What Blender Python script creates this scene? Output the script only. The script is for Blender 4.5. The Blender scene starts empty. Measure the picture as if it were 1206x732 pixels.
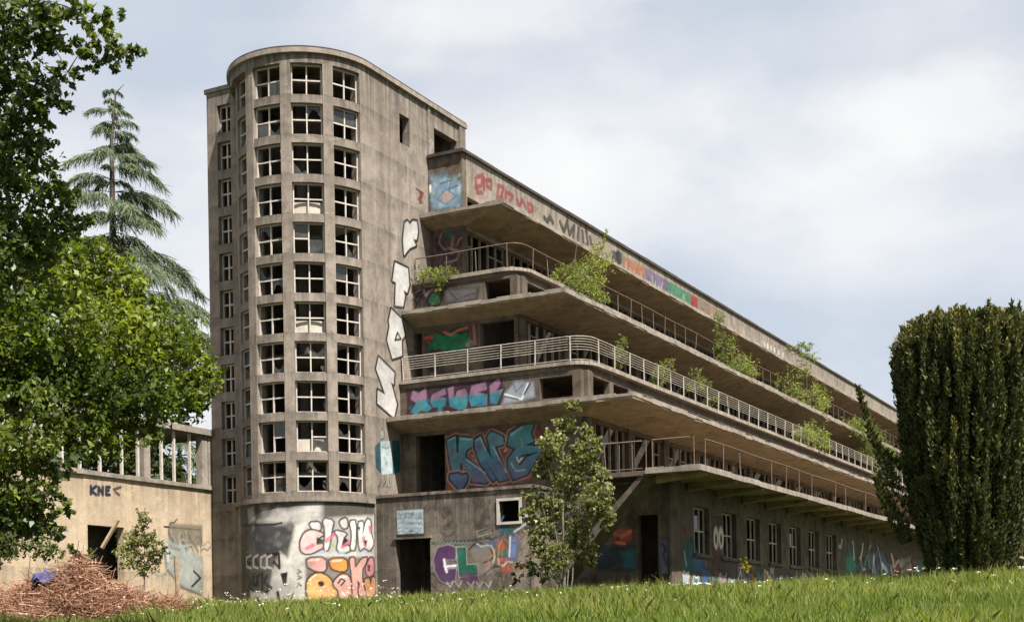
import bpy, bmesh, math, random
import numpy as np
from mathutils import Vector, Matrix
random.seed(7); rng = np.random.default_rng(7)
S = bpy.context.scene
COL = S.collection
R_ = math.radians

# ------------------------------------------------------------------ camera, sky, sun, exposure
cam_d = bpy.data.cameras.new('camera'); cam = bpy.data.objects.new('camera', cam_d); COL.objects.link(cam)
FPX, PY0, ROLL = 1618.66, 745.3, -0.0160
cam_d.sensor_width = 36; cam_d.lens = FPX/1206*36
cam_d.shift_y = (PY0-366)/1206
cam_d.clip_end = 4000
cam.rotation_mode = 'QUATERNION'
cam.rotation_quaternion = (Matrix.Rotation(math.pi/2, 3, 'X') @ Matrix.Rotation(ROLL, 3, 'Z')).to_quaternion()
S.camera = cam
TH, X0, Y0 = 0.49268, -5.319, 54.0
SN, CS = math.sin(TH), math.cos(TH)

SUN_EL, SUN_PHI = 57.0, 63.0     # phi: from the tower's nose direction round to the long facade's normal
_p = R_(SUN_PHI)
sx = -math.cos(_p)*SN + math.sin(_p)*CS
sy = -math.cos(_p)*CS - math.sin(_p)*SN
sun_dir = Vector((sx*math.cos(R_(SUN_EL)), sy*math.cos(R_(SUN_EL)), math.sin(R_(SUN_EL))))
sun_d = bpy.data.lights.new('sun', 'SUN'); sun_d.energy = 5.0; sun_d.angle = R_(0.55); sun_d.color = (1.0, 0.945, 0.87)
sun = bpy.data.objects.new('sun', sun_d); COL.objects.link(sun)
sun.rotation_mode = 'QUATERNION'; sun.rotation_quaternion = sun_dir.to_track_quat('Z', 'Y')
sun.location = (40, -40, 80)

W = bpy.data.worlds.new('World'); S.world = W; W.use_nodes = True
nt = W.node_tree; nt.nodes.clear()
def wn(t, **k):
    n = nt.nodes.new(t)
    for a, v in k.items(): setattr(n, a, v)
    return n
out = wn('ShaderNodeOutputWorld'); bg = wn('ShaderNodeBackground')
sky = wn('ShaderNodeTexSky', sky_type='NISHITA', sun_disc=False)
sky.sun_elevation = R_(SUN_EL); sky.sun_rotation = math.atan2(sun_dir.x, sun_dir.y)
sky.air_density = 1.0; sky.dust_density = 2.5; sky.ozone_density = 1.0
tc = wn('ShaderNodeTexCoord'); mp = wn('ShaderNodeMapping'); mp.inputs['Scale'].default_value = (1.0, 1.0, 1.9)
mp.inputs['Location'].default_value = (0.35, 0.2, 0.1)
nz = wn('ShaderNodeTexNoise'); nz.inputs['Scale'].default_value = 3.1; nz.inputs['Detail'].default_value = 9; nz.inputs['Roughness'].default_value = .56
nz.inputs['Distortion'].default_value = .35
cr = wn('ShaderNodeValToRGB'); cr.color_ramp.elements[0].position = .36; cr.color_ramp.elements[1].position = .70
cr.color_ramp.elements[0].color = (.72, .72, .72, 1); cr.color_ramp.elements[1].color = (1, 1, 1, 1)
nz2 = wn('ShaderNodeTexNoise'); nz2.inputs['Scale'].default_value = 3.6; nz2.inputs['Detail'].default_value = 5; nz2.inputs['Roughness'].default_value = .42
cc = wn('ShaderNodeValToRGB'); cc.color_ramp.elements[0].position = .44; cc.color_ramp.elements[1].position = .63
cc.color_ramp.elements[0].color = (5.2, 5.6, 6.25, 1); cc.color_ramp.elements[1].color = (7.6, 7.6, 7.6, 1)
mx = wn('ShaderNodeMix', data_type='RGBA')
L = nt.links.new
L(tc.outputs['Generated'], mp.inputs['Vector']); L(mp.outputs['Vector'], nz.inputs['Vector']); L(mp.outputs['Vector'], nz2.inputs['Vector'])
L(nz.outputs['Fac'], cr.inputs['Fac']); L(nz2.outputs['Fac'], cc.inputs['Fac'])
L(cr.outputs['Color'], mx.inputs['Factor']); L(sky.outputs['Color'], mx.inputs['A']); L(cc.outputs['Color'], mx.inputs['B'])
L(mx.outputs['Result'], bg.inputs['Color']); bg.inputs['Strength'].default_value = 0.0505
prev = mx.outputs['Result']
for (cx, cy, rx, rz, amt) in ((1115, 135, .10, .045, .6), (745, 225, .13, .07, .5), (560, 12, .16, .035, .55)):
    rv = Vector(((cx-603)/FPX, 1, (PY0-cy)/FPX)).normalized()
    sb = wn('ShaderNodeVectorMath', operation='SUBTRACT'); sb.inputs[1].default_value = rv; L(tc.outputs['Generated'], sb.inputs[0])
    ml = wn('ShaderNodeVectorMath', operation='MULTIPLY'); ml.inputs[1].default_value = (1/rx, .5, 1/rz); L(sb.outputs[0], ml.inputs[0])
    ln = wn('ShaderNodeVectorMath', operation='LENGTH'); L(ml.outputs[0], ln.inputs[0])
    nn = wn('ShaderNodeTexNoise'); nn.inputs['Scale'].default_value = 14; nn.inputs['Detail'].default_value = 8; nn.inputs['Roughness'].default_value = .55; L(mp.outputs[0], nn.inputs['Vector'])
    ad = wn('ShaderNodeMath', operation='MULTIPLY_ADD'); L(nn.outputs['Fac'], ad.inputs[0]); ad.inputs[1].default_value = 1.5; L(ln.outputs['Value'], ad.inputs[2])
    mr = wn('ShaderNodeMapRange', interpolation_type='SMOOTHSTEP'); mr.inputs['From Min'].default_value = 1.75; mr.inputs['From Max'].default_value = .85; mr.inputs['To Max'].default_value = amt; L(ad.outputs[0], mr.inputs['Value'])
    m_ = wn('ShaderNodeMix', data_type='RGBA'); L(mr.outputs[0], m_.inputs['Factor']); L(prev, m_.inputs['A']); m_.inputs['B'].default_value = (7.6, 7.55, 7.45, 1); prev = m_.outputs['Result']
L(prev, bg.inputs['Color'])
L(bg.outputs['Background'], out.inputs['Surface'])
vs = S.view_settings
vs.view_transform = 'Standard'; vs.look = 'None'; vs.gamma = 1; vs.use_curve_mapping = False
vs.exposure = 1.42
S.render.engine = 'CYCLES'
S.cycles.max_bounces = 6; S.cycles.transparent_max_bounces = 16

# ------------------------------------------------------------------ picture <-> place
def ray(px, py):
    dx, dy = px-603, py-PY0
    a = dx*math.cos(ROLL)+dy*math.sin(ROLL); b = -dx*math.sin(ROLL)+dy*math.cos(ROLL)
    return (a/FPX, 1.0, -b/FPX)
def at(px, py, Y):
    r = ray(px, py); return Vector((r[0]*Y, Y, r[2]*Y))
def toB(p):
    dX, dY = p[0]-X0, p[1]-Y0
    return dX*CS-dY*SN, dX*SN+dY*CS, p[2]      # (w, u, z)
def fromB(w, u, z): return Vector((X0+u*SN+w*CS, Y0+u*CS-w*SN, z))
def on_u(px, py, u):
    r = ray(px, py); t = (u+X0*SN+Y0*CS)/(r[0]*SN+r[1]*CS); p = toB([c*t for c in r]); return p[0], p[2]
def on_w(px, py, w):
    r = ray(px, py); t = (w+X0*CS-Y0*SN)/(r[0]*CS-r[1]*SN); p = toB([c*t for c in r]); return p[1], p[2]
NR = 3.0
def on_nose(px, py):
    r = ray(px, py); c = fromB(-NR, 0, 0)
    b = r[0]*c.x+r[1]*c.y; a = r[0]**2+r[1]**2; q = c.x**2+c.y**2-NR*NR
    d = max(b*b-a*q, 0); t = (b-math.sqrt(d))/a
    w, u, z = toB([k*t for k in r])
    return math.degrees(math.atan2(w+NR, -u)), z

def gh(x, y):
    p = np.clip(1.06+.024*np.asarray(x, float), .75, 1.5)
    y = np.asarray(y, float)
    t = np.clip((y-5)/(43-5), 0, 1); t = t*t*(3-2*t)*.45 + t*.55
    h = -1.6+(p+1.6)*t + np.clip((y-43)*.012, 0, .35)
    h = h + .07*np.sin(x*.55+1.3)*np.sin(y*.47) + .04*np.sin(x*1.3+y*.9)
    return h

# ------------------------------------------------------------------ materials
def new_mat(name):
    m = bpy.data.materials.new(name); m.use_nodes = True; t = m.node_tree; t.nodes.clear()
    o = t.nodes.new('ShaderNodeOutputMaterial'); b = t.nodes.new('ShaderNodeBsdfPrincipled')
    t.links.new(b.outputs[0], o.inputs[0]); return m, t, b, o
def N(t, ty, **k):
    n = t.nodes.new(ty)
    for a, v in k.items():
        if a in n.inputs: n.inputs[a].default_value = v
        else: setattr(n, a, v)
    return n
def noise(t, vec, scale, detail=6, rough=.55, dist=0):
    n = N(t, 'ShaderNodeTexNoise'); n.inputs['Scale'].default_value = scale; n.inputs['Detail'].default_value = detail
    n.inputs['Roughness'].default_value = rough; n.inputs['Distortion'].default_value = dist
    t.links.new(vec, n.inputs['Vector']); return n.outputs['Fac']
def ramp(t, fac, p0, p1, c0=(0, 0, 0, 1), c1=(1, 1, 1, 1)):
    n = N(t, 'ShaderNodeValToRGB'); e = n.color_ramp.elements
    e[0].position = p0; e[1].position = p1; e[0].color = c0; e[1].color = c1
    t.links.new(fac, n.inputs['Fac']); return n.outputs['Color']
def mixc(t, fac, a, b, mode='MIX'):
    n = N(t, 'ShaderNodeMix', data_type='RGBA', blend_type=mode)
    for s, v in (('Factor', fac), ('A', a), ('B', b)):
        if isinstance(v, (int, float)): n.inputs[s].default_value = v
        elif isinstance(v, tuple): n.inputs[s].default_value = v if len(v) == 4 else v+(1,)
        else: t.links.new(v, n.inputs[s])
    return n.outputs['Result']
def mapping(t, vec, scale):
    n = N(t, 'ShaderNodeMapping'); n.inputs['Scale'].default_value = scale; t.links.new(vec, n.inputs['Vector']); return n.outputs[0]
KA = .49
def concrete(name, base, light, dark, streak=.6, patch=.5, grime=(.045, .04, .034), rough=.9, bump=.35, moss=0.0, ledges=(), rows=None, spall=.5):
    base, light, dark = (tuple(KA*x for x in q) for q in (base, light, dark))
    m, t, b, o = new_mat(name)
    g = N(t, 'ShaderNodeNewGeometry').outputs['Position']
    n1 = noise(t, g, .33, 7, .6, .4); n2 = noise(t, g, 2.3, 8, .62); n3 = noise(t, g, 14, 6, .6)
    st = noise(t, mapping(t, g, (1.6, 1.6, .10)), 1.1, 7, .62, .3)
    st2 = noise(t, mapping(t, g, (5, 5, .25)), 1.2, 5, .6)
    c = mixc(t, ramp(t, n1, .36, .64), base, light)
    c = mixc(t, ramp(t, n2, .42, .75), c, dark)
    gm = N(t, 'ShaderNodeMath', operation='MULTIPLY'); t.links.new(ramp(t, st, .47, .72), gm.inputs[0]); gm.inputs[1].default_value = streak
    c = mixc(t, gm.outputs[0], c, grime)
    gm2 = N(t, 'ShaderNodeMath', operation='MULTIPLY'); t.links.new(ramp(t, st2, .52, .75), gm2.inputs[0]); gm2.inputs[1].default_value = streak*.55
    c = mixc(t, gm2.outputs[0], c, grime)
    n4 = noise(t, g, .9, 9, .7, 1.0)
    gm3 = N(t, 'ShaderNodeMath', operation='MULTIPLY'); t.links.new(ramp(t, n4, .52, .66), gm3.inputs[0]); gm3.inputs[1].default_value = patch
    c = mixc(t, gm3.outputs[0], c, tuple(.45*x for x in dark))
    sep = N(t, 'ShaderNodeSeparateXYZ'); t.links.new(g, sep.inputs[0]); zz_ = sep.outputs['Z']
    def drip(zsock, z0, ln, amt, c):
        a = N(t, 'ShaderNodeMapRange'); a.inputs['From Min'].default_value = z0-ln; a.inputs['From Max'].default_value = z0; t.links.new(zsock, a.inputs['Value'])
        lt = N(t, 'ShaderNodeMath', operation='LESS_THAN'); t.links.new(zsock, lt.inputs[0]); lt.inputs[1].default_value = z0
        pw = N(t, 'ShaderNodeMath', operation='POWER'); t.links.new(a.outputs[0], pw.inputs[0]); pw.inputs[1].default_value = 1.4
        m1 = N(t, 'ShaderNodeMath', operation='MULTIPLY'); t.links.new(pw.outputs[0], m1.inputs[0]); t.links.new(lt.outputs[0], m1.inputs[1])
        dn = noise(t, mapping(t, g, (3.2, 3.2, .12)), 1.6, 6, .65, .2)
        m2 = N(t, 'ShaderNodeMath', operation='MULTIPLY'); t.links.new(m1.outputs[0], m2.inputs[0]); t.links.new(ramp(t, dn, .38, .66), m2.inputs[1])
        m3 = N(t, 'ShaderNodeMath', operation='MULTIPLY'); t.links.new(m2.outputs[0], m3.inputs[0]); m3.inputs[1].default_value = amt
        return mixc(t, m3.outputs[0], c, grime)
    for (z0, ln, amt) in ledges: c = drip(zz_, z0, ln, amt, c)
    if rows:
        sb = N(t, 'ShaderNodeMath', operation='SUBTRACT'); t.links.new(zz_, sb.inputs[0]); sb.inputs[1].default_value = rows[0]
        dv = N(t, 'ShaderNodeMath', operation='DIVIDE'); t.links.new(sb.outputs[0], dv.inputs[0]); dv.inputs[1].default_value = rows[1]
        fr_ = N(t, 'ShaderNodeMath', operation='FRACT'); t.links.new(dv.outputs[0], fr_.inputs[0])
        c = drip(fr_.outputs[0], 1.0, .42, rows[2], c)
    sp = None
    if spall:
        n6 = noise(t, g, .62, 10, .72, .6); sp = ramp(t, n6, .615, .635)
        gm6 = N(t, 'ShaderNodeMath', operation='MULTIPLY'); t.links.new(sp, gm6.inputs[0]); gm6.inputs[1].default_value = spall
        c = mixc(t, gm6.outputs[0], c, tuple(1.25*x for x in light))
        n7 = noise(t, g, 1.1, 10, .75, .9); sp7 = ramp(t, n7, .66, .675)
        gm7 = N(t, 'ShaderNodeMath', operation='MULTIPLY'); t.links.new(sp7, gm7.inputs[0]); gm7.inputs[1].default_value = spall
        c = mixc(t, gm7.outputs[0], c, tuple(.42*x for x in base))
    if moss:
        n5 = noise(t, g, 1.7, 8, .7)
        gm5 = N(t, 'ShaderNodeMath', operation='MULTIPLY'); t.links.new(ramp(t, n5, .52, .7), gm5.inputs[0]); gm5.inputs[1].default_value = moss
        c = mixc(t, gm5.outputs[0], c, (.06, .065, .025))
    c = mixc(t, .5, c, ramp(t, n3, .25, .75, (.72, .72, .72, 1), (1.15, 1.15, 1.15, 1)), 'MULTIPLY')
    t.links.new(c, b.inputs['Base Color']); b.inputs['Roughness'].default_value = rough
    b.inputs['Specular IOR Level'].default_value = .25
    bp = N(t, 'ShaderNodeBump'); bp.inputs['Strength'].default_value = bump; bp.inputs['Distance'].default_value = .03
    ad = N(t, 'ShaderNodeMath', operation='ADD'); t.links.new(n2, ad.inputs[0]); t.links.new(n3, ad.inputs[1])
    t.links.new(ad.outputs[0], bp.inputs['Height']); t.links.new(bp.outputs[0], b.inputs['Normal'])
    return m
def simple(name, c0, c1, rough=.8, scale=3., metal=0., spec=.3, bump=.15):
    m, t, b, o = new_mat(name)
    g = N(t, 'ShaderNodeNewGeometry').outputs['Position']
    n = noise(t, g, scale, 7, .65)
    t.links.new(mixc(t, ramp(t, n, .35, .66), c0, c1), b.inputs['Base Color'])
    b.inputs['Roughness'].default_value = rough; b.inputs['Metallic'].default_value = metal; b.inputs['Specular IOR Level'].default_value = spec
    bp = N(t, 'ShaderNodeBump'); bp.inputs['Strength'].default_value = bump; bp.inputs['Distance'].default_value = .02
    t.links.new(n, bp.inputs['Height']); t.links.new(bp.outputs[0], b.inputs['Normal'])
    return m
def leafmat(name, c0, c1, c2, trans=.35, rough=.5, spec=.35):
    m, t, b, o = new_mat(name)
    at_ = N(t, 'ShaderNodeAttribute', attribute_name='tint'); f = at_.outputs['Fac']
    n = N(t, 'ShaderNodeValToRGB'); e = n.color_ramp.elements
    e[0].position = 0; e[0].color = c0+(1,); e[1].position = 1; e[1].color = c2+(1,)
    k = e.new(.55); k.color = c1+(1,)
    t.links.new(f, n.inputs['Fac']); col = n.outputs['Color']
    t.links.new(col, b.inputs['Base Color']); b.inputs['Roughness'].default_value = rough; b.inputs['Specular IOR Level'].default_value = spec
    tr = N(t, 'ShaderNodeBsdfTranslucent')
    t.links.new(mixc(t, 1.0, col, (1.5, 1.6, .6), 'MULTIPLY'), tr.inputs['Color'])
    ms = N(t, 'ShaderNodeMixShader'); ms.inputs[0].default_value = trans
    t.links.new(b.outputs[0], ms.inputs[1]); t.links.new(tr.outputs[0], ms.inputs[2]); t.links.new(ms.outputs[0], o.inputs[0])
    return m
M = {}
M['tower'] = concrete('tower_render', (.40, .33, .27), (.51, .435, .365), (.275, .225, .183), streak=.5, patch=.5, ledges=((22.3, 3.2, .85), (5.2, 1.3, .8)), rows=(5.58, 1.515, .75), spall=.35)
M['concrete'] = concrete('weathered_shaded_concrete', (.205, .155, .112), (.29, .23, .175), (.11, .083, .062), streak=.85, patch=.8, ledges=((10.0, 1.3, .9), (14.3, 1.2, .9), (2.8, 1.2, .8), (5.5, 1.0, .7)), spall=.5)  # weathered concrete, base darkened so the shade under the terraces is in its colour
M['awning'] = concrete('awning_concrete', (.47, .345, .225), (.55, .42, .285), (.30, .215, .14), streak=.3, patch=.6)
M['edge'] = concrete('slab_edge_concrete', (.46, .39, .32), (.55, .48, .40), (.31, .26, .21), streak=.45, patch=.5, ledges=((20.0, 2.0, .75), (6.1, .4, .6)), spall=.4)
M['podium'] = concrete('podium_stained_concrete', (.28, .225, .18), (.42, .35, .285), (.12, .095, .075), streak=1.0, patch=.9, ledges=((5.4, 3.0, 1.0), (2.6, 1.2, .7)), spall=.6)
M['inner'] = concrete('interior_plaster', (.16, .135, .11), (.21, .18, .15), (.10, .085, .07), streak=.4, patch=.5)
M['annex'] = concrete('annex_ochre_render', (.76, .59, .41), (.84, .67, .48), (.62, .475, .32), streak=.3, patch=.22, ledges=((6.05, 1.6, .6), (2.6, 1.0, .6)), spall=.3)
M['coping'] = concrete('tarred_coping', (.085, .075, .065), (.13, .115, .1), (.05, .045, .04), streak=.4, patch=.4)
M['frame'] = simple('window_frame_paint', (.44, .405, .36), (.31, .275, .24), .75, 6)
M['gallery'] = simple('weathered_gallery_frames', (.30, .26, .215), (.16, .135, .11), .8, 5)
M['rail'] = simple('pale_railing_paint', (.34, .32, .28), (.19, .16, .125), .6, 5)
M['rust'] = simple('rusted_railing', (.125, .09, .065), (.06, .045, .035), .8, 8)
M['landing'] = simple('pale_stair_plaster', (.40, .37, .32), (.28, .25, .21), .85, 3)
M['wood'] = simple('old_plank_wood', (.26, .19, .12), (.17, .12, .075), .85, 9)
M['bark'] = simple('bark', (.085, .07, .055), (.045, .037, .03), .95, 8, bump=.6)
M['birchbark'] = simple('pale_bark', (.17, .15, .12), (.09, .08, .065), .9, 9, bump=.4)
M['tarp'] = simple('blue_tarp', (.025, .03, .10), (.045, .05, .15), .6, 4)
M['white'] = simple('white_plastic', (.42, .46, .46), (.28, .32, .33), .5, 4)
def glassmat():
    m, t, b, o = new_mat('dusty_window_glass')
    g = N(t, 'ShaderNodeNewGeometry').outputs['Position']
    n = noise(t, g, 2.5, 6, .6)
    gl = N(t, 'ShaderNodeBsdfGlossy'); gl.inputs['Roughness'].default_value = .12; gl.inputs['Color'].default_value = (.8, .85, .9, 1)
    tr = N(t, 'ShaderNodeBsdfTransparent'); tr.inputs['Color'].default_value = (.62, .64, .62, 1)
    b.inputs['Base Color'].default_value = (.16, .15, .13, 1); b.inputs['Roughness'].default_value = .8
    m1 = N(t, 'ShaderNodeMixShader'); m2 = N(t, 'ShaderNodeMixShader')
    fr = N(t, 'ShaderNodeFresnel'); fr.inputs['IOR'].default_value = 1.5
    t.links.new(fr.outputs[0], m1.inputs[0]); t.links.new(tr.outputs[0], m1.inputs[1]); t.links.new(gl.outputs[0], m1.inputs[2])
    t.links.new(ramp(t, n, .35, .75, (.05, .05, .05, 1), (.32, .32, .32, 1)), m2.inputs[0])
    t.links.new(m1.outputs[0], m2.inputs[1]); t.links.new(b.outputs[0], m2.inputs[2]); t.links.new(m2.outputs[0], o.inputs[0])
    return m
M['glass'] = glassmat()
def paintmat():
    m, t, b, o = new_mat('spray_paint')
    a = N(t, 'ShaderNodeAttribute', attribute_name='paint')
    g = N(t, 'ShaderNodeNewGeometry').outputs['Position']
    n = noise(t, g, 7, 8, .7); n2 = noise(t, g, 1.1, 7, .65)
    c = mixc(t, 1.0, a.outputs['Color'], ramp(t, n, .2, .8, (.72, .70, .68, 1), (1.08, 1.08, 1.08, 1)), 'MULTIPLY')
    c = mixc(t, ramp(t, n2, .5, .8, (0, 0, 0, 1), (.45, .45, .45, 1)), c, (.16, .135, .11))
    t.links.new(c, b.inputs['Base Color']); b.inputs['Roughness'].default_value = .7; b.inputs['Specular IOR Level'].default_value = .3
    tr = N(t, 'ShaderNodeBsdfTransparent'); ms = N(t, 'ShaderNodeMixShader')
    wear = ramp(t, n, .22, .36, (.45, .45, .45, 1), (1, 1, 1, 1))
    mu = N(t, 'ShaderNodeMath', operation='MULTIPLY'); t.links.new(a.outputs['Alpha'], mu.inputs[0]); t.links.new(wear, mu.inputs[1])
    t.links.new(mu.outputs[0], ms.inputs[0]); t.links.new(tr.outputs[0], ms.inputs[1]); t.links.new(b.outputs[0], ms.inputs[2])
    t.links.new(ms.outputs[0], o.inputs[0]); return m
M['paint'] = paintmat()
def groundmat():
    m, t, b, o = new_mat('meadow_soil')
    g = N(t, 'ShaderNodeNewGeometry').outputs['Position']
    n = noise(t, g, .5, 8, .65); n2 = noise(t, g, 5, 8, .7)
    c = mixc(t, ramp(t, n, .35, .65), (.045, .06, .016), (.075, .085, .025))
    c = mixc(t, ramp(t, n2, .5, .75), c, (.09, .075, .04))
    t.links.new(c, b.inputs['Base Color']); b.inputs['Roughness'].default_value = 1; b.inputs['Specular IOR Level'].default_value = .1
    bp = N(t, 'ShaderNodeBump'); bp.inputs['Strength'].default_value = .8; bp.inputs['Distance'].default_value = .1
    t.links.new(n2, bp.inputs['Height']); t.links.new(bp.outputs[0], b.inputs['Normal'])
    return m
M['ground'] = groundmat()
M['leaf_bright'] = leafmat('bright_leaf', (.032, .050, .009), (.084, .115, .014), (.18, .205, .024), .4, .45)
M['leaf_dark'] = leafmat('dark_leaf', (.03, .044, .013), (.075, .10, .022), (.15, .18, .032), .36, .45)
M['leaf_birch'] = leafmat('birch_leaf', (.085, .092, .032), (.175, .18, .07), (.29, .285, .13), .35, .45)
M['leaf_yew'] = leafmat('yew_needle', (.014, .020, .007), (.048, .058, .017), (.15, .14, .04), .12, .6, .2)
M['leaf_cedar'] = leafmat('cedar_needle', (.045, .06, .034), (.095, .12, .064), (.16, .18, .10), .12, .6, .25)
M['leaf_fern'] = leafmat('balcony_leaf', (.075, .095, .022), (.16, .185, .04), (.26, .27, .07), .35, .5)
M['leaf_far'] = leafmat('far_leaf', (.03, .045, .015), (.06, .08, .022), (.10, .12, .03), .3, .5)
M['grass'] = leafmat('grass_blade', (.066, .10, .016), (.135, .185, .027), (.27, .26, .085), .38, .55)
M['flower'] = leafmat('white_umbel', (.55, .56, .5), (.65, .65, .6), (.75, .75, .72), .2, .7)
M['twig'] = leafmat('brushwood', (.085, .045, .028), (.27, .135, .082), (.46, .31, .21), .0, .85, .15)
M['yellow'] = leafmat('yellow_weed', (.12, .12, .02), (.22, .19, .02), (.3, .24, .03), .3, .6)

# ------------------------------------------------------------------ mesh helpers
class MB:
    def __init__(s): s.v = []; s.f = []
    def quad(s, a, b, c, d):
        n = len(s.v); s.v += [tuple(a), tuple(b), tuple(c), tuple(d)]; s.f.append((n, n+1, n+2, n+3))
    def box(s, x0, x1, y0, y1, z0, z1):
        n = len(s.v)
        s.v += [(x0, y0, z0), (x1, y0, z0), (x1, y1, z0), (x0, y1, z0), (x0, y0, z1), (x1, y0, z1), (x1, y1, z1), (x0, y1, z1)]
        s.f += [tuple(n+i for i in q) for q in ((0, 3, 2, 1), (4, 5, 6, 7), (0, 1, 5, 4), (1, 2, 6, 5), (2, 3, 7, 6), (3, 0, 4, 7))]
        return s
    def tube(s, pts, r, k=6, cap=True):
        pts = [Vector(p) for p in pts]
        rs = r if isinstance(r, (list, tuple)) else [r]*len(pts)
        base = len(s.v); prev = None
        for i, p in enumerate(pts):
            d = (pts[min(i+1, len(pts)-1)]-pts[max(i-1, 0)]).normalized()
            if prev is None:
                a = Vector((0, 0, 1)) if abs(d.z) < .9 else Vector((1, 0, 0)); x = d.cross(a).normalized()
            else: x = (prev-d*prev.dot(d)).normalized()
            prev = x; y = d.cross(x)
            for j in range(k):
                t = 2*math.pi*j/k; s.v.append(tuple(p+x*(rs[i]*math.cos(t))+y*(rs[i]*math.sin(t))))
        for i in range(len(pts)-1):
            for j in range(k):
                a = base+i*k+j; b = base+i*k+(j+1) % k; s.f.append((a, b, b+k, a+k))
        if cap:
            s.f.append(tuple(base+j for j in range(k))[::-1]); s.f.append(tuple(base+(len(pts)-1)*k+j for j in range(k)))
        return s
    def prism(s, poly, z0, z1):
        n = len(s.v); k = len(poly)
        s.v += [(x, y, z0) for x, y in poly]+[(x, y, z1) for x, y in poly]
        s.f.append(tuple(range(n+k-1, n-1, -1))); s.f.append(tuple(range(n+k, n+2*k)))
        for i in range(k):
            j = (i+1) % k; s.f.append((n+i, n+j, n+k+j, n+k+i))
        return s
    def wall(s, P, ss, zs, depth, T, close=True):
        ns, nz_ = len(ss)-1, len(zs)-1
        D = [[None]*nz_ for _ in range(ns)]
        for i in range(ns):
            for j in range(nz_): D[i][j] = depth((ss[i]+ss[i+1])/2, (zs[j]+zs[j+1])/2)
        dv = lambda d: T if d is None else d
        for i in range(ns):
            for j in range(nz_):
                d = D[i][j]; a, b, c, e = ss[i], ss[i+1], zs[j], zs[j+1]
                if d is not None:
                    s.quad(P(a, d, c), P(b, d, c), P(b, d, e), P(a, d, e)); s.quad(P(b, T, c), P(a, T, c), P(a, T, e), P(b, T, e))
                for (ii, jj, q0, q1) in ((i+1, j, (b, c), (b, e)), (i, j+1, (a, e), (b, e))):
                    o = D[ii][jj] if ii < ns and jj < nz_ else (None if close else d)
                    if dv(o) != dv(d):
                        x, y = dv(d), dv(o); s.quad(P(q0[0], x, q0[1]), P(q1[0], x, q1[1]), P(q1[0], y, q1[1]), P(q0[0], y, q0[1]))
                if close:
                    if i == 0 and d is not None: s.quad(P(a, d, c), P(a, T, c), P(a, T, e), P(a, d, e))
                    if j == 0 and d is not None: s.quad(P(a, d, c), P(b, d, c), P(b, T, c), P(a, T, c))
        return s
    def mesh(s, name, smooth=False):
        me = bpy.data.meshes.new(name); me.from_pydata(s.v, [], s.f); me.update()
        if smooth: me.polygons.foreach_set('use_smooth', [True]*len(me.polygons))
        return me
    def build(s, name, mat, parent=None, loc=(0, 0, 0), smooth=False):
        me = s.mesh(name, smooth); me.materials.append(M[mat] if isinstance(mat, str) else mat)
        return link(name, me, parent, loc)
def link(name, me, parent=None, loc=(0, 0, 0)):
    o = bpy.data.objects.new(name, me); COL.objects.link(o); o.location = loc
    if parent is not None: o.parent = parent
    return o
def tag(o, label=None, cat=None, group=None, kind=None):
    for k, v in (('label', label), ('category', cat), ('group', group), ('kind', kind)):
        if v: o[k] = v
    return o
def empty(name, loc, rz=0):
    o = bpy.data.objects.new(name, None); COL.objects.link(o); o.location = loc; o.rotation_euler = (0, 0, rz); return o
def steps(a, b, d):
    n = max(1, int(round((b-a)/d))); return [a+(b-a)*i/n for i in range(n+1)]
def fast_mesh(name, verts, nper, mat, tint=None, parent=None, smooth=False):
    """verts (n*nper,3): n separate faces of nper corners"""
    verts = np.asarray(verts, np.float32).reshape(-1, 3); nv = len(verts); nf = nv//nper
    me = bpy.data.meshes.new(name); me.vertices.add(nv); me.vertices.foreach_set('co', verts.ravel())
    me.loops.add(nv); me.loops.foreach_set('vertex_index', np.arange(nv, dtype=np.int32))
    me.polygons.add(nf); me.polygons.foreach_set('loop_start', np.arange(0, nv, nper, dtype=np.int32))
    me.polygons.foreach_set('loop_total', np.full(nf, nper, np.int32))
    if smooth: me.polygons.foreach_set('use_smooth', np.ones(nf, bool))
    if tint is not None:
        a = me.attributes.new('tint', 'FLOAT', 'POINT'); a.data.foreach_set('value', np.repeat(np.asarray(tint, np.float32), nper))
    me.update(); me.validate(); me.materials.append(M[mat])
    return link(name, me, parent)

# ------------------------------------------------------------------ ground
xs = np.concatenate([np.linspace(-1500, -80, 12), np.linspace(-60, 60, 121), np.linspace(80, 1500, 12)])
ys = np.concatenate([np.linspace(-60, -2, 12), np.linspace(0, 80, 101), np.linspace(90, 3000, 24)])
gx, gy = np.meshgrid(xs, ys); gz = gh(gx, gy)
gv = np.stack([gx, gy, gz], -1).reshape(-1, 3); nx = len(xs)
gf = [(j*nx+i, j*nx+i+1, (j+1)*nx+i+1, (j+1)*nx+i) for j in range(len(ys)-1) for i in range(nx-1)]
me = bpy.data.meshes.new('ground'); me.from_pydata(gv.tolist(), [], gf); me.polygons.foreach_set('use_smooth', [True]*len(gf)); me.materials.append(M['ground'])
tag(link('ground', me), kind='structure')

# ------------------------------------------------------------------ the sanatorium
GZ = 1.0
B = empty('sanatorium', (X0, Y0, GZ), -TH)
tag(B, 'long stepped concrete sanatorium with rounded stair tower, terraces and graffiti', 'building')
OFF = (0, 0, -GZ)
LEN = 168.0
def bpart(mb, name, mat, parent=None, smooth=False): return mb.build(name, mat, parent or B, OFF if parent is None else (0, 0, 0), smooth)
TOPZ = 22.45
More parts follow.
